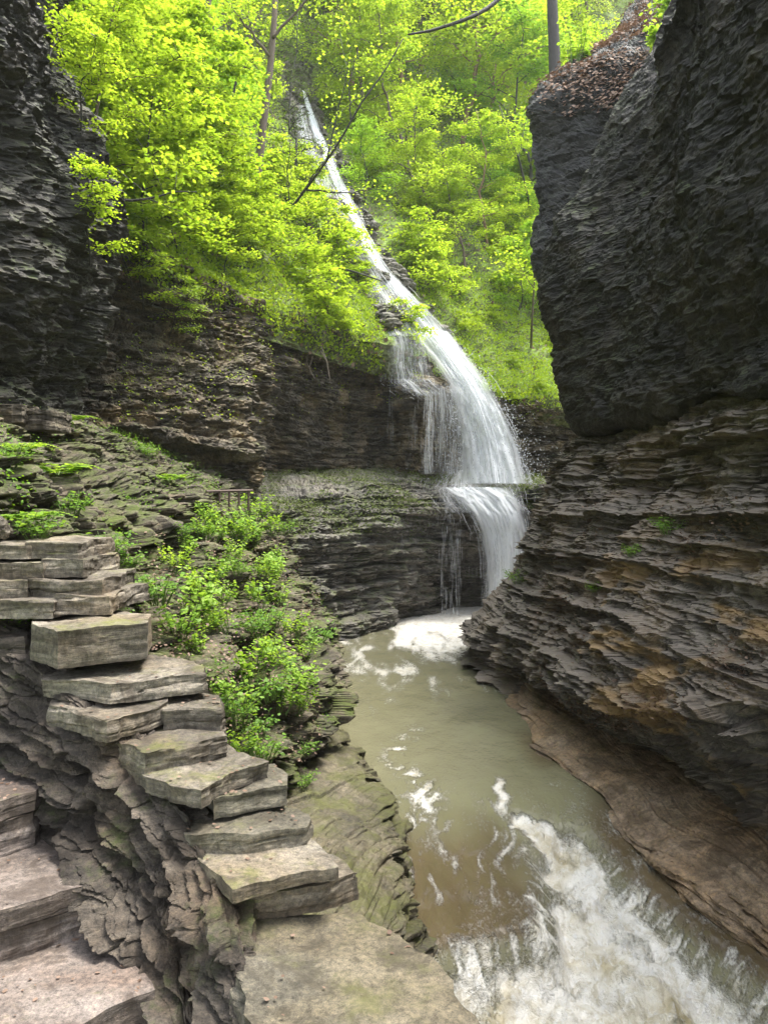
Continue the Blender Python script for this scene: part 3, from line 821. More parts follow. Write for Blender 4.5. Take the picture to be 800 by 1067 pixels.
# ---- the stream: one water surface, heights from the plan of shelf and chute
def poly_sd(x, y, poly):
    """signed distance in plan, positive inside"""
    inside = np.zeros(x.shape, bool)
    dmin = np.full(x.shape, 1e9); arc = np.zeros(x.shape); run = 0.0
    n = len(poly)
    for a in range(n):
        (x0, y0), (x1, y1) = poly[a], poly[(a + 1) % n]
        ex, ey = x1 - x0, y1 - y0
        t = np.clip(((x - x0) * ex + (y - y0) * ey) / (ex * ex + ey * ey), 0, 1)
        dd_ = np.hypot(x - x0 - t * ex, y - y0 - t * ey)
        le = math.hypot(ex, ey)
        arc = np.where(dd_ < dmin, run + t * le, arc); run += le
        dmin = np.minimum(dmin, dd_)
        c = ((y0 > y) != (y1 > y)) & (x < (x1 - x0) * (y - y0) / ((y1 - y0) + 1e-12) + x0)
        inside ^= c
    return np.where(inside, dmin, -dmin), arc


CH_L = [(1.22, 8.05), (1.16, 7.75), (1.34, 7.2), (1.26, 6.6), (1.17, 6.16), (.80, 6.05), (.30, 5.86), (.10, 5.3), (.3, 4.0), (.4, 1.0)]
CH_R = [(1.5, 8.0), (1.75, 7.8), (1.98, 7.62), (2.18, 7.2), (2.32, 6.6), (2.48, 6.1), (2.78, 5.5), (2.95, 4.4), (3.1, 1.0)]


def ragged(pl, seed, amp=.05):
    q = np.array(pl)
    seg = np.linalg.norm(np.diff(q, axis=0), axis=1); cum = np.concatenate([[0], np.cumsum(seg)])
    u = np.arange(0, cum[-1], .05)
    p = np.stack([np.interp(u, cum, q[:, k]) for k in (0, 1)], -1)
    for _ in range(3): p[1:-1] = .25 * p[:-2] + .5 * p[1:-1] + .25 * p[2:]
    d = np.gradient(p, axis=0); nn = np.stack([d[:, 1], -d[:, 0]], -1); nn /= np.linalg.norm(nn, axis=1)[:, None]
    off = amp * fbm(u * 2.3, 0 * u, 0 * u, 4, seed, .6)
    return p + nn * off[:, None], nn


EDGE_L, EN_L = ragged(CH_L, 401)
EDGE_R, EN_R = ragged(CH_R, 402)
CHUTE = [tuple(p) for p in EDGE_L] + [tuple(p) for p in EDGE_R[::-1]]
py_rows = np.concatenate([np.linspace(618, 1110, 440), np.linspace(1115, 1900, 40)])
dd = (CZ + .35) * F / (py_rows - CY)
pxc = np.linspace(-60, 1000, 620)
Dg, Pg = np.meshgrid(dd, pxc, indexing='ij')
X, Y = (Pg - CX) / F * Dg, Dg
sdw, arc = poly_sd(X, Y, CHUTE)
rap = np.interp(Y, [1, 4, 5.5, 6.2, 6.7, 7.1, 7.6, 8.1], [-1.15, -.85, -.66, -.56, -.46, -.34, -.16, -.02])
shz = -.30 * smooth(8.7, 5.7, Y) + .012 * fbm(X * 2.5, Y * 1.2, 0 * X, 3, 66)
inn = smooth(-.06, .30 + .08 * vn(X * 5, Y * 5, 0, 60) + .05 * vn(arc * 14, 0, 0, 59), sdw)
Z = shz * (1 - inn) + rap * inn
turb = fbm(X * 2.6 + .5 * vn(X * 2, Y * 2, 0, 70), Y * 1.9, 0 * X, 4, 71)
ridge = 1 - np.abs(fbm(X * 2.4 + .35 * Y + .5 * vn(X * 3, Y * 3, 0, 97), Y * 1.7 - .4 * X, 0 * X, 4, 98)) * 1.6
Z += inn * smooth(0, .4, sdw) * (.085 * turb + .085 * (ridge - .4)) + inn * .02 * fbm(X * 11, Y * 8, 0 * X, 3, 72)
Z += (1 - inn) * smooth(9, 6, Y) * .012 * fbm(X * 6, Y * 3, 0 * X, 3, 73)
Z += (1 - inn) * smooth(8, 11, Y) * .014 * fbm(X * 1.6, Y * 1.0, 0 * X, 3, 74)
# foam
streak = fbm(X * 2.2 + .6 * vn(X * .8, Y * .5, 0, 81), Y * .55, 0 * X, 4, 82)
fall_d = np.hypot((X - 2.55) * 1.0, (Y - 21.4) * .62)
f_pool = 1.15 * np.exp(-(fall_d / 2.3) ** 2) + .70 * np.exp(-((X - .9 - .10 * (Y - 12)) / 2.6) ** 2) * smooth(11.5, 18, Y) - .12
f_pool = f_pool + .42 * streak + .34 * fbm(X * 6 + vn(X * 2, Y * 1, 0, 92), Y * 1.3, 0 * X, 5, 93, .65)
side = np.exp(-((X - .32 - .16 * vn(Y * 1.2, 0, 0, 83)) / .20) ** 2) * smooth(7.0, 7.8, Y) * smooth(11.5, 9.5, Y)
f_side = side * (.18 + .85 * fbm(X * 8 + vn(X * 5, Y * 5, 0, 96), Y * 4.5, 0 * X, 5, 84, .65))
head = np.exp(-((X - 1.28 + .05 * vn(Y * 5, 0, 0, 3)) / .06) ** 2) * smooth(7.6, 7.9, Y) * smooth(8.9, 8.5, Y)
foam = np.maximum.reduce([f_pool * smooth(10.5, 13, Y), f_side, head * .9, 0 * X])
foam += (1 - inn) * smooth(9.5, 7.5, Y) * np.clip(.08 + .20 * fbm(X * 7, Y * 2.2, 0 * X, 3, 85), 0, .2)
chf = .96 + .12 * ridge + .44 * fbm(X * 3.4 + .8 * vn(X * 2.5, Y * 2.5, 0, 91), Y * 2.2, 0 * X, 5, 92, .65)
edge = smooth(.24, .0, np.abs(sdw - .10 - .05 * vn(arc * 9, 0, 0, 58)))
foam = np.where(inn > .02, np.maximum(foam * (1 - inn), smooth(.35, 1.0, inn) * chf), foam)
foam = np.maximum(foam, edge * smooth(7.9, 6.6, Y) * (.50 + .40 * fbm(arc * 17 + .6 * vn(X * 9, Y * 9, 0, 55), sdw * 5.0, 0 * X, 4, 86, .7) + .32 * vn(arc * 4.3, 0, 0, 56)))
foam += (1 - inn) * smooth(9.0, 7.5, Y) * np.clip(.45 * np.abs(fbm(X * 9 + 1.5 * vn(X * 2, Y * 2, 0, 94), Y * 2.0, 0 * X, 3, 95)) ** 3, 0, .5)
cream = np.clip(.50 - .8 * fbm(X * 2.2 + .4 * Y + 4 + .7 * vn(X * 2, Y * 2, 0, 87), Y * 1.3 - .5 * X, 0 * X, 5, 88, .62), 0, 1) * smooth(.1, .5, sdw)
thin = (1 - smooth(.0, .1, sdw)) * smooth(8.35, 6.7, Y + .35 * fbm(X * 1.2, Y * 1.2, 0 * X, 3, 90) - 1.0 * smooth(1.9, 2.4, X) + .7 * smooth(1.0, 1.5, X) * smooth(2.2, 1.7, X))
thin = np.clip(thin + .8 * smooth(.35, .0, np.abs(X - 2.0)) * smooth(8.8, 9.4, Y) * smooth(11, 10, Y), 0, 1)
V = np.stack([X, Y, Z], -1)
nr, nc = X.shape
i = np.arange(nr - 1)[:, None] * nc + np.arange(nc - 1)[None]
Q = np.stack([i, i + nc, i + nc + 1, i + 1], -1).reshape(-1, 4)[:, ::-1]
water = add_obj('stream_water', make_mesh('stream_water', V.reshape(-1, 3), [Q], M['stream'], True, dict(foam=np.clip(foam, 0, 1.3), thin=thin, cream=cream)))
tag(water, 'murky olive pool running into a white foaming chute between rock shelves', 'stream', kind='structure')


# ================================================================== THE WATERFALL
def streaks(paths, n, seed, rad=(.006, .016), length=(.15, .5), jitter=.02, arc=0.0, spread_pow=1.0, sides=3, profile=None, smear=0.0):
    """paths: list of (x, y, z, half-width vector).  Thin threads of water that follow the fall."""
    rg = np.random.default_rng(seed)
    C = np.array([p[:3] for p in paths], float)
    Wd = np.array([p[3] for p in paths], float)
    seg = np.linalg.norm(np.diff(C, axis=0), axis=1)
    cum = np.concatenate([[0], np.cumsum(seg)]); cum /= cum[-1]
    mb = MB()
    ns = 7
    t0 = rg.uniform(-.08, 1, n)
    if profile is not None: t0 = profile(rg, n)
    lateral = rg.normal(0, .5 * spread_pow, n)
    ln = rg.uniform(*length, n)
    tt = t0[:, None] + ln[:, None] * np.linspace(0, 1, ns)[None]
    tt = np.clip(tt, 0, 1)
    wob = lateral[:, None] + jitter * np.cumsum(rg.normal(0, 1, (n, ns)), axis=1)
    pos = np.stack([np.interp(tt, cum, C[:, k]) for k in range(3)], -1)
    wv = np.stack([np.interp(tt, cum, Wd[:, k]) for k in range(3)], -1)
    pos = pos + wv * wob[..., None]
    pos += smear * rg.normal(0, 1, (n, 1, 3)) * np.array([.3, 1, .6])
    r = rg.uniform(*rad, n)[:, None] * np.sin(np.linspace(.12, .93, ns) * math.pi)[None]
    th = np.arange(sides) / sides * 2 * math.pi
    side = wv / (np.linalg.norm(wv, axis=2)[..., None] + 1e-9)
    nrm = np.array([0, -1, .3]) / np.linalg.norm([0, -1, .3])
    ring = pos[:, :, None] + r[..., None, None] * (side[:, :, None] * np.cos(th)[None, None, :, None] + nrm * np.sin(th)[None, None, :, None])
    V = ring.reshape(-1, 3)
    base = (np.arange(n) * ns * sides)[:, None, None]
    i = (np.arange(ns - 1) * sides)[None, :, None]
    j = np.arange(sides)[None, None]
    Qd = np.stack([base + i + j, base + i + (j + 1) % sides, base + i + sides + (j + 1) % sides, base + i + sides + j], -1).reshape(-1, 4)
    return V, Qd


def sheet(path, nu, nv, seed, spread=1.0, bow=.12):
    """a continuous, uneven veil of water that follows the path, bowed outwards; u, v run across and along"""
    C = np.array([p[:3] for p in path], float); Wd = np.array([p[3] for p in path], float)
    t = np.linspace(0, len(C) - 1, nv)
    c, w = catmull(C, t), catmull(Wd, t)
    u = np.linspace(-1, 1, nu)
    V = c[:, None] + w[:, None] * u[None, :, None] * spread
    wl_ = np.linalg.norm(w, axis=1)[:, None]
    V[..., 1] -= wl_ * (bow * (1 - u[None] ** 2) + .10 * fbm(u[None] * 4 + seed, t[:, None] * 1.2, 0, 3, seed) + .05 * vn(u[None] * 14, t[:, None] * .8, 0, seed + 2))
    i = np.arange(nv - 1)[:, None] * nu + np.arange(nu - 1)[None]
    Q = np.stack([i, i + nu, i + nu + 1, i + 1], -1).reshape(-1, 4)
    seg = np.concatenate([[0], np.cumsum(np.linalg.norm(np.diff(c, axis=0), axis=1))])
    return V.reshape(-1, 3), Q, np.broadcast_to(u[None] * wl_, (nv, nu)).ravel(), np.broadcast_to(seg[:, None], (nv, nu)).ravel(), np.broadcast_to(u[None], (nv, nu)).ravel()


def wsheet(name, path, seed, mat='sheet', spread=1.0, bow=.12):
    V, Q, a, b, u = sheet(path, 70, 90, seed, spread, bow)
    me = make_mesh(name, V - wl, [Q], M[mat], True, dict(across=a, along=b, edge=u))
    return add_obj(name, me, wf)


def droplets(centers, r):
    n = len(centers)
    o = np.array([(1, 0, 0), (-1, 0, 0), (0, 1, 0), (0, -1, 0), (0, 0, 1.4), (0, 0, -1.4)], float)
    V = (centers[:, None] + r[:, None, None] * o[None]).reshape(-1, 3)
    f = np.array([(0, 2, 4), (2, 1, 4), (1, 3, 4), (3, 0, 4), (2, 0, 5), (1, 2, 5), (3, 1, 5), (0, 3, 5)])
    return V, (np.arange(n)[:, None, None] * 6 + f[None]).reshape(-1, 3)


def pathpx(pts, surf=None, lift=.985):
    """(px, py, d, half width px[, skew]) -> 3-D path; with a surface, the path lies on it"""
    out = []
    for p in pts:
        px, py, d, w = p[:4]
        if d is None:
            v, _ = on(surf, px, py)
            d = v[1] * lift
        q = P(px, py, d)
        ww = w / F * d
        out.append((*q, (ww, 0, ww * (p[4] if len(p) > 4 else 0))))
    return out


wf = thing('waterfall', 'tall white waterfall sliding down the green hillside and over two ledges into the pool', 'waterfall', P(500, 640, 22.0))
wl = np.array(wf.location)


def wpart(name, V, faces, mat):
    me = make_mesh(name, V - wl, faces, mat, False)
    return add_obj(name, me, wf)


upper = pathpx([(316, 94, None, 1.2), (321, 110, None, 2.6), (329, 135, None, 4.2), (342, 165, None, 5), (357, 200, None, 5.5), (374, 240, None, 6.5), (395, 278, None, 8), (419, 308, None, 11), (446, 343, None, 16), (468, 375, 23.6, 17)], 'hillside', .975)
wsheet('upper_veil', upper, 11, 'sheet_mid', 1.3)
V1, Q1 = streaks(upper, 1300, 1, (.004, .010), (.02, .09), .03, spread_pow=.9)
wpart('upper_slide', V1, [Q1], M['fall'])
side_run = pathpx([(312, 110, None, 5), (320, 150, None, 9), (340, 200, None, 13), (362, 248, None, 13), (385, 285, None, 13), (402, 318, None, 17), (420, 350, None, 20)], 'hillside', .98)
wsheet('side_veil', side_run, 12, 'sheet_thin', 1.2)
V1, Q1 = streaks(side_run, 700, 12, (.003, .008), (.015, .07), .04)
wpart('side_trickle', V1, [Q1], M['veil'])
main = pathpx([(446, 345, 23.7, 19), (467, 372, 23.2, 18), (484, 396, 22.8, 19), (496, 420, 22.6, 21), (504, 445, 22.5, 25), (510, 470, 22.45, 29), (514, 504, 22.2, 34)])
wsheet('plunge_veil', main, 13, 'sheet', 1.3, .25)
wsheet('plunge_core', [(*p[:3], tuple(x * .6 for x in p[3])) for p in main], 14, 'sheet_mid', 1.0, .6)
V1, Q1 = streaks(main, 1900, 2, (.003, .008), (.05, .22), .012, spread_pow=.85, smear=.05)
wpart('main_plunge', V1, [Q1], M['fall'])
rg = np.random.default_rng(5)
n = 5200
tt = rg.uniform(0, 1, n) ** .8
C = np.array([p[:3] for p in main]); W = np.array([p[3][0] for p in main]); cum = np.linspace(0, 1, len(C))
cc = np.stack([np.interp(tt, cum, C[:, k]) for k in range(3)], -1)
ww = np.interp(tt, cum, W)
cc[:, 0] += ww * rg.normal(.10, .75, n) * (.6 + .7 * tt)
cc[:, 1] += rg.normal(0, .25, n); cc[:, 2] += rg.normal(0, .12, n)
V1, T1 = droplets(cc, rg.uniform(.006, .018, n))
wpart('spray', V1, [T1], M['veil'])
# thin threads over the dark rock steps
for k, (x0, y0, x1, y1, d0, d1, w, cnt) in enumerate(((405, 352, 402, 398, 21.9, 21.9, 12, 90), (425, 358, 425, 402, 22.0, 21.6, 22, 120), (420, 398, 442, 416, 21.6, 21.5, 22, 130), (448, 408, 446, 492, 21.4, 22.2, 7, 240), (470, 405, 470, 492, 22.3, 22.5, 16, 150), (452, 400, 484, 410, 22.2, 22.2, 16, 130), (408, 400, 407, 470, 21.8, 22.4, 3, 20), (430, 416, 430, 490, 21.6, 22.4, 9, 36))):
    V1, Q1 = streaks(pathpx([(x0, y0, d0, w), (x1, y1, d1, w)]), int(cnt * .6), 50 + k, (.002, .006), (.08, .35), .015)
    wpart('ledge_trickle', V1, [Q1], M['veil'])
wsheet('step_veil', pathpx([(424, 346, 22.1, 22), (427, 362, 21.7, 24), (428, 380, 21.6, 24), (432, 398, 21.5, 24)]), 21, 'sheet_thin', 1.1, .05)
wsheet('step_foam', pathpx([(430, 395, 21.6, 19), (438, 403, 21.3, 20), (447, 412, 21.2, 14)]), 22, 'sheet_thin', 1.3, .05)
wsheet('side_strand', pathpx([(446, 406, 21.3, 5), (447, 430, 21.5, 3), (446, 462, 21.8, 3.5), (445, 494, 22.1, 6)]), 23, 'sheet_thin', 1.3, .1)
wsheet('back_veil', pathpx([(466, 404, 22.3, 18), (468, 430, 22.3, 18), (470, 494, 22.5, 19)]), 24, 'sheet_thin', 1.1, .1)
# lower tier: fan across the terrace lip, then the curved veil into the pool
fan = pathpx([(500, 490, 22.7, 36), (497, 500, 22.5, 42), (496, 510, 21.9, 46), (500, 522, 21.6, 44), (506, 534, 21.5, 40)])
wsheet('terrace_veil', fan, 15, 'sheet_thin', 1.1, .05)
V1, Q1 = streaks(fan, 420, 7, (.003, .007), (.15, .5), .02)
wpart('terrace_sheet', V1, [Q1], M['veil'])
lower = pathpx([(492, 508, 22.0, 34), (506, 518, 21.7, 32), (518, 534, 21.4, 28), (525, 556, 21.3, 25), (528, 585, 21.25, 23), (528, 615, 21.2, 23), (526, 648, 21.2, 24)])
wsheet('lower_sheet', lower, 16, 'sheet', 1.2, .2)
V1, Q1 = streaks(lower, 1000, 8, (.003, .008), (.06, .24), .014, spread_pow=.9, smear=.05)
wpart('lower_veil', V1, [Q1], M['fall'])
for k, (x0, y0, x1, y1, w, cnt) in enumerate(((466, 520, 468, 548, 13, 110), (468, 548, 467, 640, 11, 120), (477, 545, 476, 642, 4, 60), (460, 545, 460, 636, 3, 36), (500, 535, 502, 600, 14, 36), (449, 520, 450, 560, 10, 40))):
    V1, Q1 = streaks(pathpx([(x0, y0, 21.7, w), (x1, y1, 21.6, w)]), int(cnt * .6), 80 + k, (.002, .006), (.06, .3), .015)
    wpart('lower_trickle', V1, [Q1], M['veil'])


# ================================================================== STONES
def slab_mesh(name, top, thick, mat, seed, bed=.07, chip=.02, loc=None, rough=.012, taper=0.0):
    """a split flagstone: outline polygon (x, y, z) of its top, layered broken sides, uneven top"""
    T = np.asarray(top, float)
    c = T.mean(0)
    # outline resampled finely
    n = len(T)
    L = np.linalg.norm(np.roll(T, -1, 0) - T, axis=1)
    step = max(L.sum() / 150, .008)
    O = []
    for i in range(n):
        m = max(2, int(L[i] / step))
        for k in range(m): O.append(T[i] + (T[(i + 1) % n] - T[i]) * k / m)
    O = np.array(O)
    m = len(O)
    d = np.roll(O, -1, 0) - np.roll(O, 1, 0)
    nrm = np.stack([d[:, 1], -d[:, 0]], -1)
    area = .5 * np.sum(T[:, 0] * np.roll(T[:, 1], -1) - np.roll(T[:, 0], -1) * T[:, 1])
    nrm *= np.sign(area)
    nrm /= np.linalg.norm(nrm, axis=1)[:, None] + 1e-9
    rings = []
    for s in np.concatenate([np.linspace(.001, .9, 22), [.95, .98, 1.0]]):
        r = c + (O - c) * s
        rings.append(r.copy())
    ntop = len(rings)
    nside = max(8, int(thick / .009))
    nside = min(nside, 36)
    for k in range(1, nside + 1):
        r = O.copy(); r[:, 2] -= thick * k / nside
        rings.append(r)
    for s in (.8, .4, .001):
        r = c + (O - c) * s; r[:, 2] = O[:, 2] * s + c[2] * (1 - s) - thick
        rings.append(r)
    V = np.array(rings)
    x, y, z = V[..., 0], V[..., 1], V[..., 2]
    hz = rough * fbm(x * 3.5, y * 3.5, 0 * x, 4, seed) + .35 * rough * fbm(x * 18, y * 18, z * 18, 3, seed + 2)
    terr = vn(x * 2.4 + .5 * vn(x * 5, y * 5, 0, seed + 8), y * 2.4, 0, seed + 5, sharp=7) * rough * .55  # spalled layers on the tread
    V[:ntop, :, 2] += (hz + terr)[:ntop]
    V[ntop:, :, 2] += hz[ntop - 1][None] * .6
    off = chip * (1.2 * fbm(x * 5, y * 5, 0 * x, 4, seed + 3) + .7 * vn(x * 2.2, y * 2.2, 0, seed + 6, sharp=4))
    q = (z - c[2]) / bed
    q = q + .5 * vn(x * 2.5, y * 2.5, 0, seed + 21)
    kk = np.floor(q)
    off = off + chip * .45 * vn(x * 3 + kk * 2.7, y * 3, kk * 5.1, seed + 9, sharp=3) + chip * .30 * fbm(x * 16, y * 16, z * 26, 3, seed + 10) + chip * .5 * vn(x * 7, y * 7, z * 9, seed + 14, sharp=3)
    off = off - chip * .5 * np.clip(1 - np.abs(q - np.round(q)) / .08, 0, 1) * (vn(x * 3, y * 3, z * 2, seed + 15) > .0)
    wgt = np.zeros(len(V)); wgt[ntop - 4:ntop] = (.25, .5, .75, .9); wgt[ntop:ntop + nside] = 1
    wgt[ntop] = .95
    V[..., :2] += nrm[None] * (off * wgt[:, None])[..., None]
    if taper:
        kz = np.zeros(len(V)); kz[ntop:] = np.clip((c[2] - V[ntop:, :, 2].mean(1)) / thick, 0, 1)
        V[..., :2] -= nrm[None] * (taper * kz)[:, None, None]
    loc = np.array(loc) if loc is not None else np.array([c[0], c[1], c[2] - thick])
    nr = len(V)
    i = np.arange(nr - 1)[:, None] * m
    j = np.arange(m)[None]
    Qd = np.stack([i + j, i + (j + 1) % m, i + m + (j + 1) % m, i + m + j], -1).reshape(-1, 4)
    if area < 0: Qd = Qd[:, ::-1]
    return make_mesh(name, V.reshape(-1, 3) - loc, [Qd[:, ::-1]], mat, False), loc


SEED = [200]
TOPS = []


def slab(name, pts, z, thick, mat, label, cat='stone slab', group=None, dz=None, **kw):
    top = [PZ(a, b, z) for a, b in pts]
    TOPS.append(np.array(top))
    if dz: top = [(p[0], p[1], p[2] + e) for p, e in zip(top, dz)]
    SEED[0] += 7
    me, loc = slab_mesh(name, top, thick, mat, SEED[0], **kw)
    return tag(add_obj(name, me, None, loc), label, cat, group)


def block_stone(name, px0, px1, y0, y1, d, depth, mat, label, cat='wall stone', group=None, skew=0.0, **kw):
    """a wall stone by its front face (photo box) at distance d"""
    z0 = CZ - (y0 - CY) / F * d
    th = (y1 - y0) / F * d
    a, b = P(px0, y0, d), P(px1, y0, d + skew)
    top = [(a[0], a[1], z0), (b[0], b[1], z0), (b[0] - .02, b[1] + depth, z0 + .01), (a[0] - .03, a[1] + depth, z0 + .01)]
    SEED[0] += 7
    me, loc = slab_mesh(name, top, th, mat, SEED[0], **kw)
    return tag(add_obj(name, me, None, loc), label, cat, group)


SG = 'stacked slabs of the stone wall'
slab('flagstone', [(226, 960), (300, 946), (372, 950), (430, 982), (470, 1020), (515, 1070), (560, 1150), (320, 1150), (268, 1078), (246, 1015)], 1.22, .34, M['slab_moss'], 'largest flat mossy slab at the bottom of the wall, lowest beside the rapids', group=SG, rough=.012, chip=.03, bed=.05)
slab('flagstone', [(203, 902), (240, 936), (300, 930), (376, 909), (352, 893), (316, 872), (230, 868)], 1.36, .13, M['slab'], 'thick pale slab jutting towards the stream just above the lowest slab', group=SG, rough=.006)
slab('flagstone', [(188, 866), (207, 898), (243, 926), (350, 902), (322, 868), (304, 858), (222, 852)], 1.45, .06, M['slab'], 'wide pale tan slab with an orange lichen patch, lying on a jutting slab', group=SG, rough=.009, chip=.012)
slab('flagstone', [(176, 842), (192, 868), (260, 866), (318, 858), (322, 846), (300, 836), (205, 832)], 1.545, .11, M['slab_moss'], 'low greenish slab between the wide pale slab and the small block above', group=SG)
slab('flagstone', [(214, 818), (222, 832), (298, 818), (301, 808), (286, 797), (240, 800)], 1.665, .10, M['slab_moss'], 'small squared mossy block at the stream end under the pale tread slab', group=SG, chip=.015)
slab('flagstone', [(116, 790), (150, 808), (210, 824), (246, 806), (282, 796), (240, 776), (160, 772)], 1.745, .085, M['slab'], 'broad thin pale slab with moss along its rear edge, halfway up the wall', group=SG)
slab('flagstone', [(122, 830), (178, 852), (196, 848), (182, 834), (135, 818)], 1.58, .11, M['gully'], 'dark red brown stone wedged under the left end of the broad slab', group=SG, chip=.012)
slab('flagstone', [(112, 772), (150, 786), (236, 768), (232, 750), (200, 744), (135, 752)], 1.845, .11, M['slab'], 'grey slab directly under the split double stones, halfway down the wall', group=SG)
slab('flagstone', [(52, 736), (112, 750), (176, 732), (182, 720), (100, 716), (58, 722)], 1.99, .11, M['slab'], 'wedge shaped slab under the long thick slab, its corner pointing at the camera', group=SG, chip=.02)
slab('flagstone', [(172, 738), (228, 738), (232, 724), (180, 716)], 1.97, .12, M['slab'], 'short rough stone beside the wedge slab, touching the plants', group=SG)
slab('flagstone', [(42, 708), (116, 713), (180, 706), (214, 702), (206, 688), (130, 684), (52, 690)], 2.115, .105, M['slab'], 'long thick slab with a pale top below the big upright block', group=SG)
slab('stone_block', [(34, 652), (60, 658), (156, 650), (158, 640), (100, 634), (36, 640)], 2.40, .205, M['slab'], 'large upright rectangular block with a flat lit face', 'stone block', SG, chip=.012, bed=.3)
slab('flagstone', [(-10, 690), (30, 692), (40, 678), (-10, 672)], 2.12, .12, M['gully'], 'dark stone left of the big upright block at the picture edge', group=SG)
slab('flagstone', [(-30, 664), (24, 664), (30, 652), (-30, 648)], 2.30, .13, M['gully'], 'upper dark stone beside the big upright block at the picture edge', group=SG)
BG = 'thin courses of the stone wall above the block'
for (a, b, y0, y1, d, lab) in (
        (-40, 57, 626, 645, 4.55, 'flat course stone with a straight lit edge just above the upright block'),
        (56, 114, 622, 641, 4.62, 'lichen spotted course stone resting on the right half of the upright block'),
        (-40, 30, 606, 626, 4.66, 'shadowed course stone in the third row at the wall end'),
        (28, 106, 604, 624, 4.70, 'dark pointed course stone in the third row of the wall'),
        (-40, 44, 586, 604, 4.78, 'rounded grey course stone in the second row at the wall end'),
        (44, 86, 584, 602, 4.82, 'short grey course stone in the second row beside the ferns'),
        (-40, 26, 567, 582, 4.9, 'top course stone of the wall at the picture edge'),
        (24, 80, 565, 582, 4.92, 'smooth top course stone of the wall below the fern')):
    block_stone('wall_stone', a, b, y0, y1, d, .75, M['slab'], lab, group=BG, chip=.02)
for (a, b, y0, y1, d, lab) in ((-30, 22, 420, 440, 8.6, 'grey coping stone at the picture edge above the mossy bank'), (20, 57, 428, 448, 8.8, 'squared brown coping stone on top of the mossy bank')):
    block_stone('coping_stone', a, b, y0, y1, d, .5, M['cliff_left'], lab, 'coping stone', chip=.03)

# the stair
def step(top, z, th, ris, label):
    t = [PZ(a, b, z) for a, b in top]
    TOPS.append(np.array(t)); TOPS.append(np.array(t))
    c = np.mean(t, 0)
    root = thing('stone_step', label, 'step', (c[0], c[1], z - th - ris), 'steps of the stone stair')
    SEED[0] += 7
    me, _ = slab_mesh('tread', t, th, M['step'], SEED[0], loc=root.location, chip=.012, rough=.007, bed=.06)
    add_obj('tread', me, root)
    cc = np.array(t).mean(0)
    t2 = [(p[0] * .97 + cc[0] * .03, p[1] * .94 + cc[1] * .06 + .0, z - th - .004) for p in t]
    me, _ = slab_mesh('riser_stone', t2, ris, M['step'], SEED[0] + 3, loc=root.location, chip=.02, rough=.006, bed=.05)
    add_obj('riser_stone', me, root)
    return root


step([(-260, 1120), (80, 1070), (160, 1032), (150, 1012), (98, 968), (-60, 985), (-260, 1010)], 1.05, .11, .25, 'lowest broad reddish stone step at the foot of the stair')
step([(-200, 1000), (0, 948), (101, 919), (110, 908), (38, 872), (-40, 885), (-200, 900)], 1.295, .10, .16, 'middle stone step with a two layered front edge')
step([(-170, 880), (0, 836), (36, 825), (54, 812), (0, 792), (-170, 800)], 1.578, .10, .18, 'upper stone step by the left picture edge, partly cut off by it')


def boulder(name, loc, r, mat, seed, label, cat='boulder', group=None):
    nu, nv = 60, 40
    th = np.linspace(0, 2 * math.pi, nu, endpoint=False)[None]
    ph = np.linspace(.02, math.pi - .02, nv)[:, None]
    D = np.stack([np.sin(ph) * np.cos(th), np.sin(ph) * np.sin(th), np.cos(ph) + 0 * th], -1)
    D = np.sign(D) * np.abs(D) ** .75
    V = D * np.array(r)
    V = V * (1 + .22 * fbm(D[..., 0] * 1.5, D[..., 1] * 1.5, D[..., 2] * 1.5, 4, seed)[..., None])
    V[..., 2] += .04 * r[2] * vn(D[..., 0] * 3, D[..., 1] * 3, D[..., 2] * 8, seed + 3, sharp=4)
    i = np.arange(nv - 1)[:, None] * nu; j = np.arange(nu)[None]
    Qd = np.stack([i + j, i + nu + j, i + nu + (j + 1) % nu, i + (j + 1) % nu], -1).reshape(-1, 4)
    o = add_obj(name, make_mesh(name, V.reshape(-1, 3), [Qd], mat, False), None, loc)
    return tag(o, label, cat, group)


boulder('boulder', PX(586, 11.6, .52), (.24, .3, .2), M['cliff_lower'], 5, 'rounded dark boulder lodged in the slot of the layered cliff')
boulder('boulder', P(-2, 551, 5.0), (.06, .06, .07), M['slab'], 9, 'small pale rounded stone on top of the wall at the picture edge')

# ---- iron railing of the trail
rv, _ = on('earth_bank', 240, 528)
rl = thing('railing', 'short rusty iron railing on the trail below the curved wall', 'railing', P(238, 526, rv[1] - .15))
rloc = np.array(rl.location)
for px in (219, 229, 239, 249, 259):
    mb = MB()
    dq = rv[1] - .1 + (px - 238) * .010
    mb.tube([np.array(P(px, 532, dq)) - rloc, np.array(P(px, 511, dq)) - rloc], .02, 6)
    add_obj('post', mb.mesh('post', M['rust']), rl)
mb = MB()
mb.tube([np.array(P(215, 512, rv[1] - .33)) - rloc, np.array(P(263, 511, rv[1] + .15)) - rloc], .024, 6)
add_obj('rail', mb.mesh('rail', M['rust']), rl)


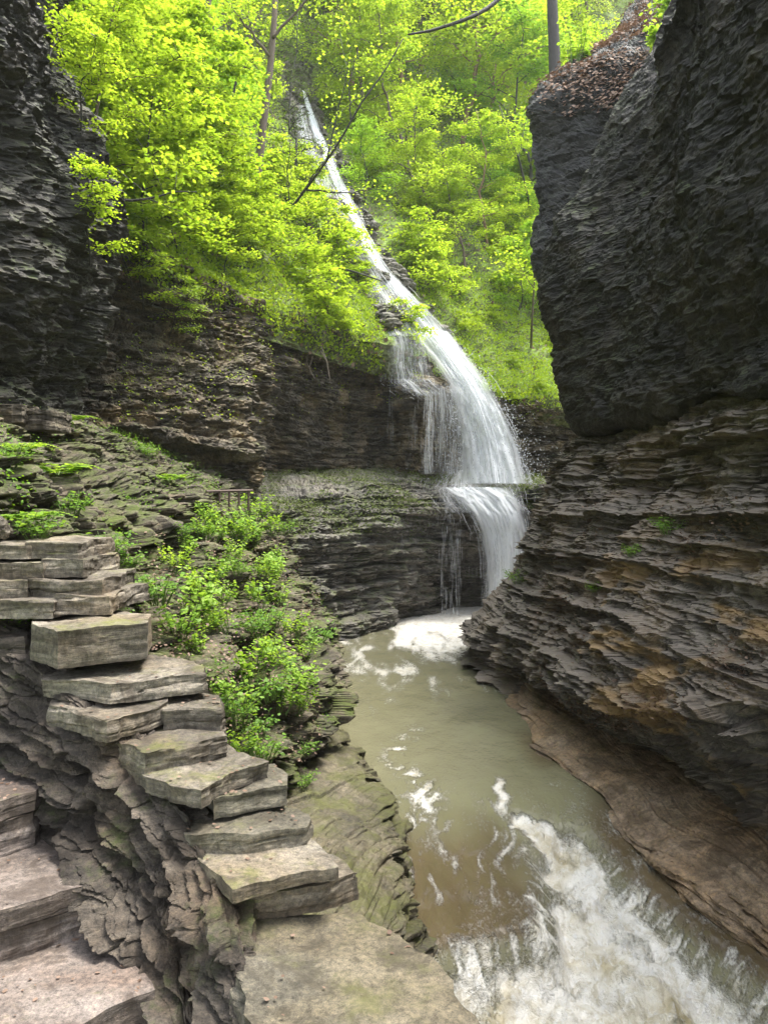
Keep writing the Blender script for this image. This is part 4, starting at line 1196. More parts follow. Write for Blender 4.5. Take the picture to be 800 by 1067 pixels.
# ================================================================== VEGETATION
def leaf_cards(C, Nrm, Dr, size, rg, lobed=False):
    """leaves as folded blades: C centre, Nrm blade normal, Dr pointing direction, size length"""
    n = len(C)
    Nrm = Nrm / np.linalg.norm(Nrm, axis=1)[:, None]
    Dr = Dr - Nrm * np.einsum('ij,ij->i', Dr, Nrm)[:, None]
    Dr = Dr / (np.linalg.norm(Dr, axis=1)[:, None] + 1e-9)
    S = np.cross(Nrm, Dr)
    s = size[:, None]
    fold = rg.uniform(.05, .3, n)[:, None]
    if lobed:     # base, side lobes, tip with drooping point: 7 vertices
        a = C - Dr * s * .5
        t = C + Dr * s * .5 - Nrm * s * .12
        l1, r1 = C - Dr * s * .12 + S * s * .42 - Nrm * s * fold * .4, C - Dr * s * .12 - S * s * .42 - Nrm * s * fold * .4
        l2, r2 = C + Dr * s * .22 + S * s * .30 - Nrm * s * fold * .3, C + Dr * s * .22 - S * s * .30 - Nrm * s * fold * .3
        V = np.stack([a, l1, l2, t, r2, r1], 1).reshape(-1, 3)
        b = np.arange(n)[:, None] * 6
        Qd = np.concatenate([b + np.array([[0, 3, 2, 1]]), b + np.array([[0, 5, 4, 3]])])
        return V, Qd
    a = C - Dr * s * .5
    t = C + Dr * s * .5 - Nrm * s * .1
    l = C + S * s * .36 - Nrm * s * fold * .35
    r = C - S * s * .36 - Nrm * s * fold * .35
    V = np.stack([a, l, t, r], 1).reshape(-1, 3)
    return V, np.arange(n)[:, None] * 4 + np.array([[0, 3, 2, 1]])


def limb(p0, p1, r0, r1, rg, sag=.1, n=7):
    t = np.linspace(0, 1, n)
    p = np.asarray(p0)[None] * (1 - t)[:, None] + np.asarray(p1)[None] * t[:, None]
    L = np.linalg.norm(np.asarray(p1) - np.asarray(p0))
    p += (np.cumsum(rg.normal(0, 1, (n, 3)), axis=0) * .02 * L) * (t * (1 - t) * 4 + .15 * t)[:, None]
    p[:, 2] += sag * L * np.sin(t * math.pi)
    return p, r0 + (r1 - r0) * t


def make_tree(name, label, cat, H, spread, seed, leafm, barkm, n_br=16, leaves=5200, leaf=.10, base=.25, trunk_r=.10, lean=(0, 0), group=None, flat=.13, lobed=False, spray_r=.55):
    rg = np.random.default_rng(seed)
    root = thing(name, label, cat, (0, 0, 0), group)
    tk = MB()
    top = np.array([lean[0] * H, lean[1] * H, H])
    tp, tr = limb((0, 0, -.5), top, trunk_r, trunk_r * .15, rg, 0, 12)
    tk.tube(tp, tr, 9)
    br = MB()
    sprays = []
    for k in range(n_br):
        u = base + (1 - base) * (k + rg.uniform(0, 1)) / n_br
        i = u * (len(tp) - 1); i0 = min(int(i), len(tp) - 2)
        st = tp[i0] + (tp[i0 + 1] - tp[i0]) * (i - i0)
        az = k * 2.4 + rg.uniform(-.6, .6)
        Ln = spread * (1 - .65 * ((u - base) / (1 - base)) ** 1.4) * rg.uniform(.65, 1.15)
        rise = rg.uniform(.05, .45)
        en = st + np.array([math.cos(az) * Ln, math.sin(az) * Ln, rise * Ln])
        bp, brr = limb(st, en, trunk_r * .38 * (1 - .5 * u), .008, rg, .06, 8)
        br.tube(bp, brr, 5)
        for f in np.linspace(.3, 1.0, 6):
            j = f * (len(bp) - 1); j0 = min(int(j), len(bp) - 2)
            p = bp[j0] + (bp[j0 + 1] - bp[j0]) * (j - j0)
            for sgn in (-1, 1):
                a2 = az + sgn * rg.uniform(.4, 1.2)
                l2 = Ln * rg.uniform(.18, .4)
                e2 = p + np.array([math.cos(a2) * l2, math.sin(a2) * l2, rg.uniform(-.1, .25) * l2])
                bp2, r2 = limb(p, e2, .012, .004, rg, .03, 4)
                br.tube(bp2, r2, 3, False)
                sprays.append((e2, a2)); sprays.append(((p + e2) / 2, a2))
    sprays += [(top, 0.)]
    per = max(8, leaves // len(sprays))
    Cs, Ns, Ds = [], [], []
    for (c, a2) in sprays:
        m = int(per * rg.uniform(.5, 1.5))
        r = spray_r * rg.uniform(.6, 1.25)
        th = rg.uniform(0, 2 * math.pi, m); q = np.sqrt(rg.uniform(0, 1, m)) * r
        off = np.stack([np.cos(th) * q, np.sin(th) * q, rg.normal(0, flat * r * .5, m) - .22 * q * q / r], -1)
        tilt = rg.normal(0, .18, 2)
        off[:, 2] += off[:, 0] * tilt[0] + off[:, 1] * tilt[1]
        Cs.append(c + off)
        Ns.append(np.stack([tilt[0] * -1 + rg.normal(0, .30, m), tilt[1] * -1 + rg.normal(0, .30, m), np.ones(m)], -1))
        Ds.append(np.stack([np.cos(th), np.sin(th), np.full(m, -.25)], -1) + rg.normal(0, .45, (m, 3)))
    C, Nn, Dd = np.vstack(Cs), np.vstack(Ns), np.vstack(Ds)
    V, Qd = leaf_cards(C, Nn, Dd, leaf * rg.uniform(.6, 1.3, len(C)), rg, lobed)
    for V_, q_ in ((np.vstack(br.v), np.vstack(br.q)),):
        tk.add(V_, q_, np.vstack(br.t) if br.t else None)
    add_obj('trunk', tk.mesh(name + '_trunk', barkm, True), root)
    add_obj('crown', make_mesh(name + '_crown', V, [Qd], leafm), root)
    return root


rgp = np.random.default_rng(99)


def place(o, first, loc, **kw):
    if first:
        o.location = loc; o.rotation_euler = (*kw.get('tilt', (0, 0)), kw.get('rotz', 0))
        s = kw.get('scale', 1.0); o.scale = (s,) * 3 if not isinstance(s, tuple) else s
        if kw.get('label'): o['label'] = kw['label']
        if kw.get('group'): o['group'] = kw['group']
        return o
    return dup(o, loc, kw.get('rotz', 0), kw.get('scale', 1.0), kw.get('label'), kw.get('group'), kw.get('tilt', (0, 0)))


def fall_gap(px, py):
    """how far a place of the hillside lies from the water's course, in photo pixels"""
    ys = [108, 135, 165, 200, 240, 278, 308, 343, 375, 420]
    xs = [318, 327, 340, 354, 371, 392, 416, 444, 468, 496]
    return px - np.interp(py, ys, xs)


# forest on the hillside: three builds of broadleaf tree, each standing where the slope carries it
FG = 'young broadleaf trees on the hillside'
FL = 'bright yellow green broadleaf tree of the dense wood on the steep hillside'
protos = [make_tree('maple_tree', FL, 'tree', h, s, 300 + k, (M['leaf'], M['leaf_b'], M['leaf'])[k], (M['bark'], M['bark_dark'], M['bark_red'])[k], 18, lv, lf, b, r, ln, FG, lobed=False) for k, (h, s, lv, lf, b, r, ln) in enumerate(((7.5, 2.7, 9000, .125, .12, .09, (.06, -.05)), (6.0, 2.4, 8000, .12, .08, .07, (-.08, -.1)), (9.0, 2.9, 10000, .13, .2, .11, (.04, -.08))))]
used = [False] * 3
skip_ = {(285, 60), (290, 150), (262, 215), (250, 130), (230, 60)}
spots = [(30, 60), (75, 40), (105, 105), (150, 60), (190, 110), (160, 165), (230, 60), (250, 130), (215, 190), (285, 60), (290, 150), (262, 215), (130, 10), (60, 120), (185, 10), (330, 40), (300, 10),
         (370, 60), (400, 110), (385, 160), (430, 90), (440, 150), (470, 60), (480, 120), (455, 195), (500, 170), (520, 100), (540, 50), (550, 140), (520, 215), (480, 240), (560, 220), (440, 30), (580, 110), (410, 40), (500, 20), (600, 40), (620, 160),
         (350, 10), (250, 10), (545, 280), (580, 290), (110, 190)]
for k, (px, py) in enumerate(spots):
    v, _ = on('hillside', px + rgp.uniform(-8, 8), py + rgp.uniform(-8, 8) + 40)
    g = fall_gap(px, py + 40)
    if abs(g) < 26 or (px, py) in skip_: continue
    j = k % 3
    s = rgp.uniform(.7, 1.1) * (1.0 if v[1] < 30 else 1.25)
    if py > 150: s *= .62
    if -70 < g < 0: s *= .62
    place(protos[j], not used[j], tuple(v), rotz=rgp.uniform(0, 6.28), scale=s, tilt=(rgp.normal(.05, .06), rgp.normal(0, .06)))
    used[j] = True
# far wood up the valley
FG2 = 'paler trees far up the hill'
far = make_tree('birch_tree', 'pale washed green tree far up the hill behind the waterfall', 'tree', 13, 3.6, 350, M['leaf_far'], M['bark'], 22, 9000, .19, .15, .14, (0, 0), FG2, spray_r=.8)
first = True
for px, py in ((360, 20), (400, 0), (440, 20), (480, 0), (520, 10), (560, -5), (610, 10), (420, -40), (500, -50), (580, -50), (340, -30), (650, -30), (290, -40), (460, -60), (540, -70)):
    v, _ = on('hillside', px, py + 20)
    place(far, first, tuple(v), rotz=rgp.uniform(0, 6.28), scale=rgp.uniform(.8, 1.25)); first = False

# low shrubs
SGp = 'low leafy shrubs on the hillside'
shr = [make_tree('shrub', 'low spreading leafy shrub on the open green slope around the waterfall', 'shrub', h, s, 380 + k, M['leaf'], M['bark'], 10, lv, .10, .05, .025, (0, -.15), SGp, spray_r=.34) for k, (h, s, lv) in enumerate(((1.5, 1.0, 2600), (1.1, .9, 2200)))]
fs = [True, True]
n_shrub = 0
tries = 0
while n_shrub < 150 and tries < 3000:
    tries += 1
    px, py = rgp.uniform(-20, 600), rgp.uniform(60, 420)
    s = SURF['hillside']
    lip = np.interp(px, [-20, 130, 210, 290, 350, 402, 470, 528, 590], [225, 243, 288, 325, 348, 364, 392, 412, 420])
    if py > lip - 4 or abs(fall_gap(px, py)) < 22 or (400 < px < 470 and py > 350): continue
    open_ = 455 < px and py > 300
    if open_ and rgp.uniform() < .3: continue
    v, nn = on('hillside', px, py)
    k = n_shrub % 2
    place(shr[k], fs[k], tuple(v), rotz=rgp.uniform(0, 6.28), scale=rgp.uniform(.25, .5) if open_ else rgp.uniform(.5, 1.15)); fs[k] = False
    n_shrub += 1

# near leafy saplings hanging over the lip by the dark cliff
NG_ = 'saplings leaning out over the curved wall'
sap = make_tree('sapling', 'bright green maple sapling leaning out over the lip of the curved wall', 'sapling', 3.4, 1.7, 402, M['leaf'], M['bark_dark'], 14, 4200, .115, .15, .03, (.1, -.35), NG_, lobed=True, spray_r=.42)
first = True
for (px, py, sc, rz) in ((85, 130, 1.2, .5), (110, 190, 1.0, 0), (150, 240, 1.0, .2), (190, 262, .75, -.3), (232, 285, .5, .4), (60, 60, 1.3, .8), (170, 200, 1.1, 1.0), (215, 235, .6, .3), (130, 150, 1.2, -.4), (255, 255, .5, .6)):
    v, _ = on('hillside', px, py)
    place(sap, first, tuple(v), rotz=rz, scale=sc * .95); first = False
# hanging bunch on the wall face
hb = make_tree('hanging_bush', 'bright leafy bush hanging down the rock face beside the dark near cliff', 'bush', 1.3, .7, 411, M['leaf'], M['bark_dark'], 10, 2600, .058, .1, .018, (.25, -.5), None, lobed=True, spray_r=.26)
v, _ = on('cliff_wall', 150, 300)
place(hb, True, tuple(v), tilt=(.35, .1), scale=.95)
v, _ = on('cliff_wall', 178, 335)
place(hb, False, tuple(v), tilt=(.4, .15), rotz=.4, scale=.7, label='small leafy bush hanging lowest on the lit rock face')
v, _ = on('cliff_wall', 140, 275)
place(hb, False, tuple(v), tilt=(.3, .1), rotz=-.3, scale=.9, label='leafy bush at the lip where the curved wall meets the near cliff')


for px_, py_, sc_, lab_ in ((52, 40, .9, 'leafy bush at the top of the near cliff edge'), (86, 118, .8, 'leafy bush sprouting halfway down the near cliff edge'), (98, 250, .7, 'lowest leafy bush sprouting from the near cliff edge')):
    v, _ = on('cliff_near', px_, py_)
    dup(hb, tuple(v), rgp.uniform(0, 6), sc_, lab_)

# single trunks one can pick out
def trunk_tree(name, pts, r0, r1, barkm, label, twigs=(), crown=None, seed=0):
    """bare stem drawn through pixels at a distance, with side limbs"""
    rg = np.random.default_rng(seed)
    p3 = np.array([P(*p) for p in pts])
    t = np.linspace(0, len(p3) - 1, 18)
    p3 = catmull(p3, t)
    base = p3[0]
    root = thing(name, label, 'tree', tuple(base))
    mb = MB()
    mb.tube(p3 - base, np.linspace(r0, r1, len(p3)), 9)
    add_obj('trunk', mb.mesh('trunk', barkm, True), root)
    ends = []
    if twigs:
        for tw in twigs:
            b = MB()
            q = np.array([P(*p) for p in tw[0]])
            q = catmull(q, np.linspace(0, len(q) - 1, 12))
            q[1:-1] += rg.normal(0, .02, (10, 3))
            b.tube(q - base, np.linspace(tw[1], tw[2], len(q)), 6)
            ends.append(q)
            for k in range(5):
                i = rg.integers(3, 11)
                e = q[i] + rg.normal(0, .35, 3) + (q[i] - q[i - 2]) * 1.5
                l, lr = limb(q[i], e, tw[2] * .9, .006, rg, .05, 6)
                b.tube(l - base, lr, 4, False)
                ends.append(l)
            add_obj('branch', b.mesh('branch', barkm, True), root)
    if crown:
        m = crown[0]
        C = []
        for e in ends:
            k = max(3, m // len(ends))
            u = rg.uniform(.35, 1, k) * (len(e) - 1)
            i = np.minimum(u.astype(int), len(e) - 2)
            C.append(e[i] + (e[i + 1] - e[i]) * (u - i)[:, None] + rg.normal(0, crown[1], (k, 3)) * np.array([1, 1, .5]))
        C = np.vstack(C) - base
        Nn = rg.normal(0, .4, C.shape) + np.array([0, 0, 1])
        V, Qd = leaf_cards(C, Nn, rg.normal(0, 1, C.shape), crown[2] * rg.uniform(.6, 1.3, len(C)), rg)
        add_obj('crown', make_mesh('crown', V, [Qd], crown[3]), root)
    return root


trunk_tree('straight_tree', [(578, 90, 21), (577, 45, 21), (575, 0, 21), (573, -120, 21.3), (571, -260, 21.6)], .17, .12, M['bark_dark'], 'tall dark straight trunk standing on the edge of the rock shoulder', [([(574, -60, 21.1), (600, -90, 21), (640, -110, 20.5)], .04, .012), ([(575, -20, 21), (560, -60, 21), (540, -90, 21.2)], .04, .012)], (900, .5, .14, M['leaf']), 1)
trunk_tree('red_trunk_tree', [(268, 190, 23.2), (273, 140, 23.2), (280, 85, 23.3), (285, 30, 23.4), (290, -60, 23.6), (296, -200, 24)], .13, .07, M['bark'], 'straight slim brown trunk left of the top of the waterfall', [([(284, 40, 23.3), (320, 0, 23), (350, -30, 22.8)], .05, .012), ([(282, 60, 23.3), (255, 25, 23), (235, 0, 22.8)], .05, .012)], (900, .4, .13, M['leaf']), 2)
trunk_tree('slender_tree', [(190, 128, 21.2), (202, 80, 20.6), (209, 45, 20.4), (216, 5, 20.2), (224, -80, 20.2), (230, -200, 20.4)], .14, .08, M['bark'], 'slender greyish trunk leaning slightly above the saplings', [([(212, 30, 19.5), (190, 0, 19.3), (170, -20, 19)], .04, .01)], (600, .4, .12, M['leaf']), 3)
trunk_tree('dark_sapling', [(222, 168, 21.8), (235, 128, 20.5), (243, 100, 20.2), (249, 70, 20), (256, 40, 19.8)], .05, .02, M['bark_dark'], 'thin dark crooked stem rising from the slope between two trunks', [([(238, 120, 20.4), (252, 115, 20.2), (264, 100, 20)], .025, .008)], (220, .25, .11, M['leaf']), 4)
trunk_tree('leaning_tree', [(284, 250, 23.4), (300, 222, 22.4), (318, 198, 21.8), (340, 168, 21.2), (358, 140, 20.8), (378, 105, 20.4), (400, 75, 20.2), (420, 40, 20)], .05, .014, M['bark_dark'], 'dark leaning tree stretching bare limbs across the upper waterfall',
           [([(318, 198, 21.8), (350, 200, 21.2), (386, 201, 20.8)], .03, .008), ([(340, 168, 21.2), (344, 150, 21), (352, 118, 20.8), (365, 60, 20.4)], .028, .008), ([(312, 205, 22), (330, 178, 21.6), (348, 160, 21.2)], .03, .01), ([(302, 218, 22.3), (300, 180, 21.8), (303, 140, 21.4)], .022, .006), ([(365, 125, 20.6), (364, 90, 20.4), (372, 55, 20.2)], .022, .006)], (420, .14, .10, M['leaf']), 5)
trunk_tree('fallen_limb', [(316, 226, 24.6), (334, 256, 23.4), (346, 276, 22.8), (372, 284, 22.9), (398, 293, 23.2)], .05, .02, M['bark_dark'], 'dark bent limb lying across the edge of the waterfall', [([(346, 276, 22.8), (362, 262, 22.9), (390, 245, 23)], .018, .006)], (90, .15, .10, M['leaf']), 6)
trunk_tree('overhead_branch', [(610, -160, 16), (560, -50, 15.5), (516, 2, 15), (490, 18, 14.8), (452, 31, 14.6), (425, 36, 14.5)], .06, .018, M['bark_dark'], 'thin dark twig bearing branch reaching into view from the top', [([(500, 12, 14.9), (480, 8, 14.8), (466, -10, 14.7)], .015, .005), ([(560, -50, 15.5), (520, -40, 15.3), (490, -30, 15)], .02, .006)], (200, .14, .09, M['leaf']), 7)
trunk_tree('cliff_twig', [(112, 205, 12.0), (135, 209, 12), (160, 206, 12), (182, 200, 12), (205, 200, 12)], .025, .008, M['bark_dark'], 'thin bare dark branch sticking out beside the near cliff', [([(150, 207, 12), (170, 212, 12), (186, 210, 12)], .008, .004)], (120, .12, .10, M['leaf']), 8)
trunk_tree('slope_sapling', [(553, 366, 28), (554, 335, 27), (556, 300, 26.8), (558, 270, 26.6)], .05, .02, M['bark'], 'slim pale stem standing in the open green slope near the overhang', [([(555, 318, 26.5), (568, 300, 26.4), (576, 290, 26.3)], .02, .006), ([(556, 300, 26.5), (545, 285, 26.4), (538, 270, 26.3)], .02, .006)], (500, .4, .13, M['leaf']), 9)
trunk_tree('ridge_tree', [(552, 215, 33.5), (540, 165, 32), (530, 140, 32), (520, 110, 32)], .06, .02, M['bark_dark'], 'thin forked dark stem in the pale leaves beside the rock shoulder', [([(540, 165, 32), (545, 140, 32), (548, 120, 32)], .03, .008)], (300, .5, .14, M['leaf']), 10)

# hanging roots below the lip
rt = thing('hanging_roots', 'pale bare roots hanging from the mossy lip over the dark recess', 'roots', P(322, 345, 20.0))
rb = np.array(rt.location)
for q in ([(318, 345, 20.1), (322, 362, 19.9), (320, 378, 19.9), (328, 395, 20)], [(322, 346, 20.1), (330, 360, 19.9), (340, 376, 19.9), (344, 398, 19.9)], [(316, 343, 20.1), (324, 354, 19.8), (334, 360, 19.8), (342, 380, 19.8)], [(326, 352, 20), (326, 370, 19.9), (322, 384, 19.9)]):
    p = np.array([P(*a) for a in q])
    p = catmull(p, np.linspace(0, len(p) - 1, 12))
    mb = MB(); mb.tube(p - rb, np.linspace(.03, .010, 12), 5)
    add_obj('root', mb.mesh('root', M['root'], True), rt)

# hemlock with thin grey needles in front of the upper slide
hm = make_tree('hemlock', 'thin feathery grey green hemlock standing before the top of the waterfall', 'tree', 6.5, 1.5, 431, M['needle'], M['bark_dark'], 26, 3200, .05, .1, .06, (0, 0), None, spray_r=.3)
v, _ = on('hillside', 312, 205)
hm.location = tuple(v)


# ---- scattered ground cover and litter (stuff)
def scatter(name, surf, n, size, mat, zone, seed, lift=(.0, .25), up=.35, lobed=False, flat=.5):
    s = SURF[surf]
    rg = np.random.default_rng(seed)
    ok = np.where(zone(s['px'], s['py'], s['V'], s['N']))[0]
    if not len(ok): return None
    # weight by facing area: denser nets are near the eye already
    j = rg.choice(ok, n)
    C = s['V'][j] + rg.normal(0, .05, (n, 3)) + np.stack([np.zeros(n), np.zeros(n), rg.uniform(*lift, n)], -1) + s['N'][j] * rg.uniform(.0, .05, (n, 1))
    Nn = s['N'][j] * .6 + np.array([0, 0, up]) + rg.normal(0, flat * .6, (n, 3))
    V, Qd = leaf_cards(C, Nn, rg.normal(0, 1, (n, 3)), size * rg.uniform(.5, 1.4, n), rg, lobed)
    return add_obj(name, make_mesh(name, V, [Qd], mat))


def in_zone(*boxes):
    return lambda px, py, V, N: np.any([(px > a) & (px < b) & (py > c) & (py < d) for a, b, c, d in boxes], axis=0)


def hill_zone(px, py, V, N):
    nz = vn(V[:, 0] * .5, V[:, 1] * .5, V[:, 2] * .5, 7) + .5 * vn(V[:, 0] * 1.6, V[:, 1] * 1.6, V[:, 2] * 1.6, 8)
    g = np.abs(fall_gap(px, py))
    stage = (px > 402) & (px < 475) & (py > 345) & (fall_gap(px, py) < 10)
    return (nz > -.55) & (g > 14 + 6 * nz) & (px > -140) & (px < 900) & (py < 440) & (py > -60) & ~stage


tag(scatter('undergrowth', 'hillside', 95000, .10, M['cover'], hill_zone, 1, (0, .28)), 'low leafy undergrowth carpeting the hillside', 'undergrowth', kind='stuff')
def lip_zone(px, py, V, N):
    lp = np.interp(px, [-20, 130, 210, 290, 350, 402, 470, 528, 590], [232, 243, 288, 325, 348, 364, 392, 412, 420])
    nz = vn(V[:, 0] * .9, V[:, 1] * .9, V[:, 2] * .9, 17)
    near = (py > lp - 46) & (py < lp + 26) & (px > 110) & (px < 398)
    slope = (px > 440) & (px < 640) & (py > 285) & (py < 425) & (nz > -.45)
    return (near | slope) & (np.abs(fall_gap(px, py)) > 24)


tag(scatter('lip_moss', 'hillside', 46000, .07, M['cover'], lip_zone, 21, (0, .13)), 'bright mossy ground plants on the lip of the wall and the open slope beside the fall', 'ground plants', kind='stuff')
tag(scatter('lip_plants', 'cliff_wall', 15000, .065, M['cover'], lambda px, py, V, N: (px > 118) & (px < 402) & (py < np.interp(px, [130, 210, 290, 350, 402], [243, 288, 325, 348, 364]) + 20 + 16 * vn(V[:, 0] * 1.3, V[:, 1] * 1.3, 0, 19)) & (N[:, 1] < .3), 22, (-.05, .10)), 'leafy green fringe hanging over the edge of the curved wall', 'ground plants', kind='stuff')
tag(scatter('hillside_litter', 'hillside', 16000, .12, M['litter'], lambda px, py, V, N: (px > -100) & (px < 700) & (py < 420) & (py > -40) & (np.abs(fall_gap(px, py)) > 16), 9, (0, .03), flat=.3), 'brown dead leaves lying between the green undergrowth of the hillside', 'leaf litter', kind='stuff')
tag(scatter('moss_fringe', 'cliff_wall', 5000, .05, M['cover'], lambda px, py, V, N: (N[:, 2] > .45) & (px > 120) & (px < 600) & (py > 230) & (py < 440) & (np.abs(fall_gap(px, py)) > 40), 2, (0, .06)), 'bright moss and seedlings fringing the wall lip', 'moss', kind='stuff')
tag(scatter('shoulder_litter', 'cliff_shoulder', 26000, .085, M['litter'], lambda px, py, V, N: (N[:, 2] > .15) & (py < 118) & (vn(V[:, 0], V[:, 1], V[:, 2], 3) > -.5), 3, (0, .02), flat=.3), 'brown dead leaves on the rock shoulder', 'leaf litter', kind='stuff')
tag(scatter('ledge_litter', 'cliff', 16000, .035, M['litter'], lambda px, py, V, N: (N[:, 2] > .4) & (px > 560) & (py > 520) & (py < 760) & (vn(V[:, 0] * 1.1, V[:, 1] * .8, V[:, 2], 31) > -.1), 4, (0, .01), flat=.35), 'grey brown shale chips and dead leaves on the ledges of the layered cliff', 'shale chips', kind='stuff')
tag(scatter('terrace_moss', 'rock_terrace', 26000, .05, M['moss'], lambda px, py, V, N: (N[:, 2] > .12) & (px > 250) & (px < 600) & (py > 470) & (py < 560) & (vn(V[:, 0] * .9, V[:, 1] * .9, V[:, 2], 41) > np.where(py < 506, -.6, -.05)), 14, (0, .03)), 'olive moss patches on the rock terrace', 'moss', kind='stuff')
tag(scatter('bank_litter', 'earth_bank', 9000, .03, M['litter'], lambda px, py, V, N: (N[:, 2] > .2) & (px > 150) & (px < 330) & (py > 560) & (py < 800), 5, (0, .012), flat=.35), 'fine dead leaves on the bank between the green plants', 'leaf litter', kind='stuff')
tag(scatter('bank_moss', 'earth_bank', 14000, .028, M['leaf_mid'], lambda px, py, V, N: (N[:, 2] > .3) & (px > -60) & (px < 345) & (py > 430) & (py < 760) & (vn(V[:, 0] * 1.7, V[:, 1] * 1.7, V[:, 2] * 1.7, 33) > .15), 6, (0, .02)), 'dark green moss clumps on the rubble bank', 'moss', kind='stuff')


rgd = np.random.default_rng(77)
dc = []
for T_ in TOPS:
    for _ in range(26):
        i_ = rgd.integers(0, len(T_)); a_, b_ = T_[i_], T_[(i_ + 1) % len(T_)]
        w_ = rgd.dirichlet((.8, .8, .5))
        dc.append(a_ * w_[0] + b_ * w_[1] + T_.mean(0) * w_[2] + (T_.mean(0) - a_) * .06 + np.array([0, 0, .008]))
dc = np.array(dc)
Vd, Qd_ = leaf_cards(dc, rgd.normal(0, .2, dc.shape) + np.array([0, 0, 1]), rgd.normal(0, 1, dc.shape), rgd.uniform(.008, .030, len(dc)), rgd, True)
tag(add_obj('leaf_crumbs', make_mesh('leaf_crumbs', Vd, [Qd_], M['litter'])), 'small dead leaf crumbs lying on the stone slabs and steps', 'leaf litter', kind='stuff')


# ---- herbs: each plant a thing with leaves and stems
def herb(name, label, H, spread, nst, seed, group, leaf=.055, per=11, mat='leaf_plant'):
    rg = np.random.default_rng(seed)
    root = thing(name, label, 'plant', (0, 0, 0), group)
    st = MB(); Cs, Ns, Ds = [], [], []
    for k in range(nst):
        az = rg.uniform(0, 6.28); r = spread * math.sqrt(rg.uniform(.02, 1)); h = H * rg.uniform(.5, 1.1)
        e = np.array([math.cos(az) * r, math.sin(az) * r, h])
        b = np.array([math.cos(az) * r * .3, math.sin(az) * r * .3, -.03])
        l, lr = limb(b, e, .005, .002, rg, .06, 6)
        st.tube(l, lr, 4, False)
        m = per
        u = rg.uniform(.3, 1.0, m) * 5; i = np.minimum(u.astype(int), 4)
        c = l[i] + (l[i + 1] - l[i]) * (u - i)[:, None]
        a2 = rg.uniform(0, 6.28, m); off = rg.uniform(.02, .07, m)
        Cs.append(c + np.stack([np.cos(a2) * off, np.sin(a2) * off, rg.normal(0, .01, m)], -1))
        Ns.append(np.stack([rg.normal(0, .35, m), rg.normal(0, .35, m), np.ones(m)], -1))
        Ds.append(np.stack([np.cos(a2), np.sin(a2), np.full(m, -.2)], -1))
    C = np.vstack(Cs)
    V, Qd = leaf_cards(C, np.vstack(Ns), np.vstack(Ds), leaf * rg.uniform(.6, 1.35, len(C)), rg, True)
    add_obj('stems', st.mesh(name + '_stems', M['stem'], True), root)
    add_obj('leaves', make_mesh(name + '_leaves', V, [Qd], M[mat]), root)
    return root


def fern(name, label, seed, group, n=9, L=.42):
    rg = np.random.default_rng(seed)
    root = thing(name, label, 'fern', (0, 0, 0), group)
    st = MB(); Cs, Ns, Ds, Sz = [], [], [], []
    for k in range(n):
        az = k / n * 6.28 + rg.uniform(-.3, .3); l = L * rg.uniform(.7, 1.1)
        t = np.linspace(0, 1, 14)
        p = np.stack([np.cos(az) * l * t, np.sin(az) * l * t, l * (.75 * t - .62 * t * t) * 1.1], -1)
        st.tube(p, np.linspace(.004, .0015, 14), 4, False)
        side = np.array([-math.sin(az), math.cos(az), 0])
        for i in range(2, 14):
            w = l * .28 * math.sin(min(1, t[i] * 1.3 + .12) * math.pi * .92) + .008
            for sg in (-1, 1):
                d = side * sg * .9 + np.array([math.cos(az), math.sin(az), 0]) * .35
                Cs.append(p[i] + d * w * .5); Ds.append(d + np.array([0, 0, -.2])); Ns.append(np.array([0, 0, 1.]) + rg.normal(0, .12, 3)); Sz.append(w)
    V, Qd = leaf_cards(np.array(Cs), np.array(Ns), np.array(Ds), np.array(Sz), rg)
    add_obj('stalks', st.mesh(name + '_stalks', M['stem'], True), root)
    add_obj('fronds', make_mesh(name + '_fronds', V, [Qd], M['leaf_plant']), root)
    return root


HG = 'leafy green herbs growing down the bank'
HL = 'bright green leafy herb in the clump growing down the bank beside the stone wall'
herbs = [herb('herb', HL, .30, .22, 15, 501, HG, .042, 14), herb('herb', HL, .22, .26, 17, 502, HG, .036, 14, 'leaf_plant2'), herb('herb', HL, .36, .20, 13, 503, HG, .05, 14)]
fh = [True] * 3
pts = [(212, 540), (228, 548), (240, 555), (262, 540), (265, 540), (280, 552), (232, 560), (250, 565), (270, 572), (290, 580), (215, 565), (200, 575), (188, 590), (300, 600), (285, 610), (272, 598), (255, 590), (236, 600),
       (305, 640), (290, 650), (278, 635), (315, 660), (328, 670), (335, 690), (318, 685), (300, 690), (285, 680), (308, 708), (290, 712), (270, 700), (296, 735), (278, 730), (262, 715), (240, 705), (248, 735), (235, 725), (252, 755), (268, 760), (285, 752), (262, 785), (278, 780),
       (200, 640), (215, 655), (225, 670), (205, 672), (190, 655), (215, 640), (232, 650), (180, 620), (165, 625), (210, 620), (240, 625), (220, 610), (262, 620), (244, 580), (268, 655), (298, 622), (312, 740), (330, 712), (225, 545), (205, 555), (195, 560), (260, 555), (278, 565), (295, 560), (283, 590)]
for k, (px, py) in enumerate(pts):
    if k % 10 in (3, 8) and k > 10: continue
    px, py = px + rgp.uniform(-6, 6), py + rgp.uniform(-6, 6)
    v, nn = on('earth_bank', px, py)
    j = k % 3
    place(herbs[j], fh[j], tuple(v - np.array([0, 0, .02])), rotz=rgp.uniform(0, 6.28), scale=rgp.uniform(.7, 1.25) * (v[1] / 9) ** .35, tilt=(rgp.normal(.1, .12), rgp.normal(.12, .12)))
    fh[j] = False
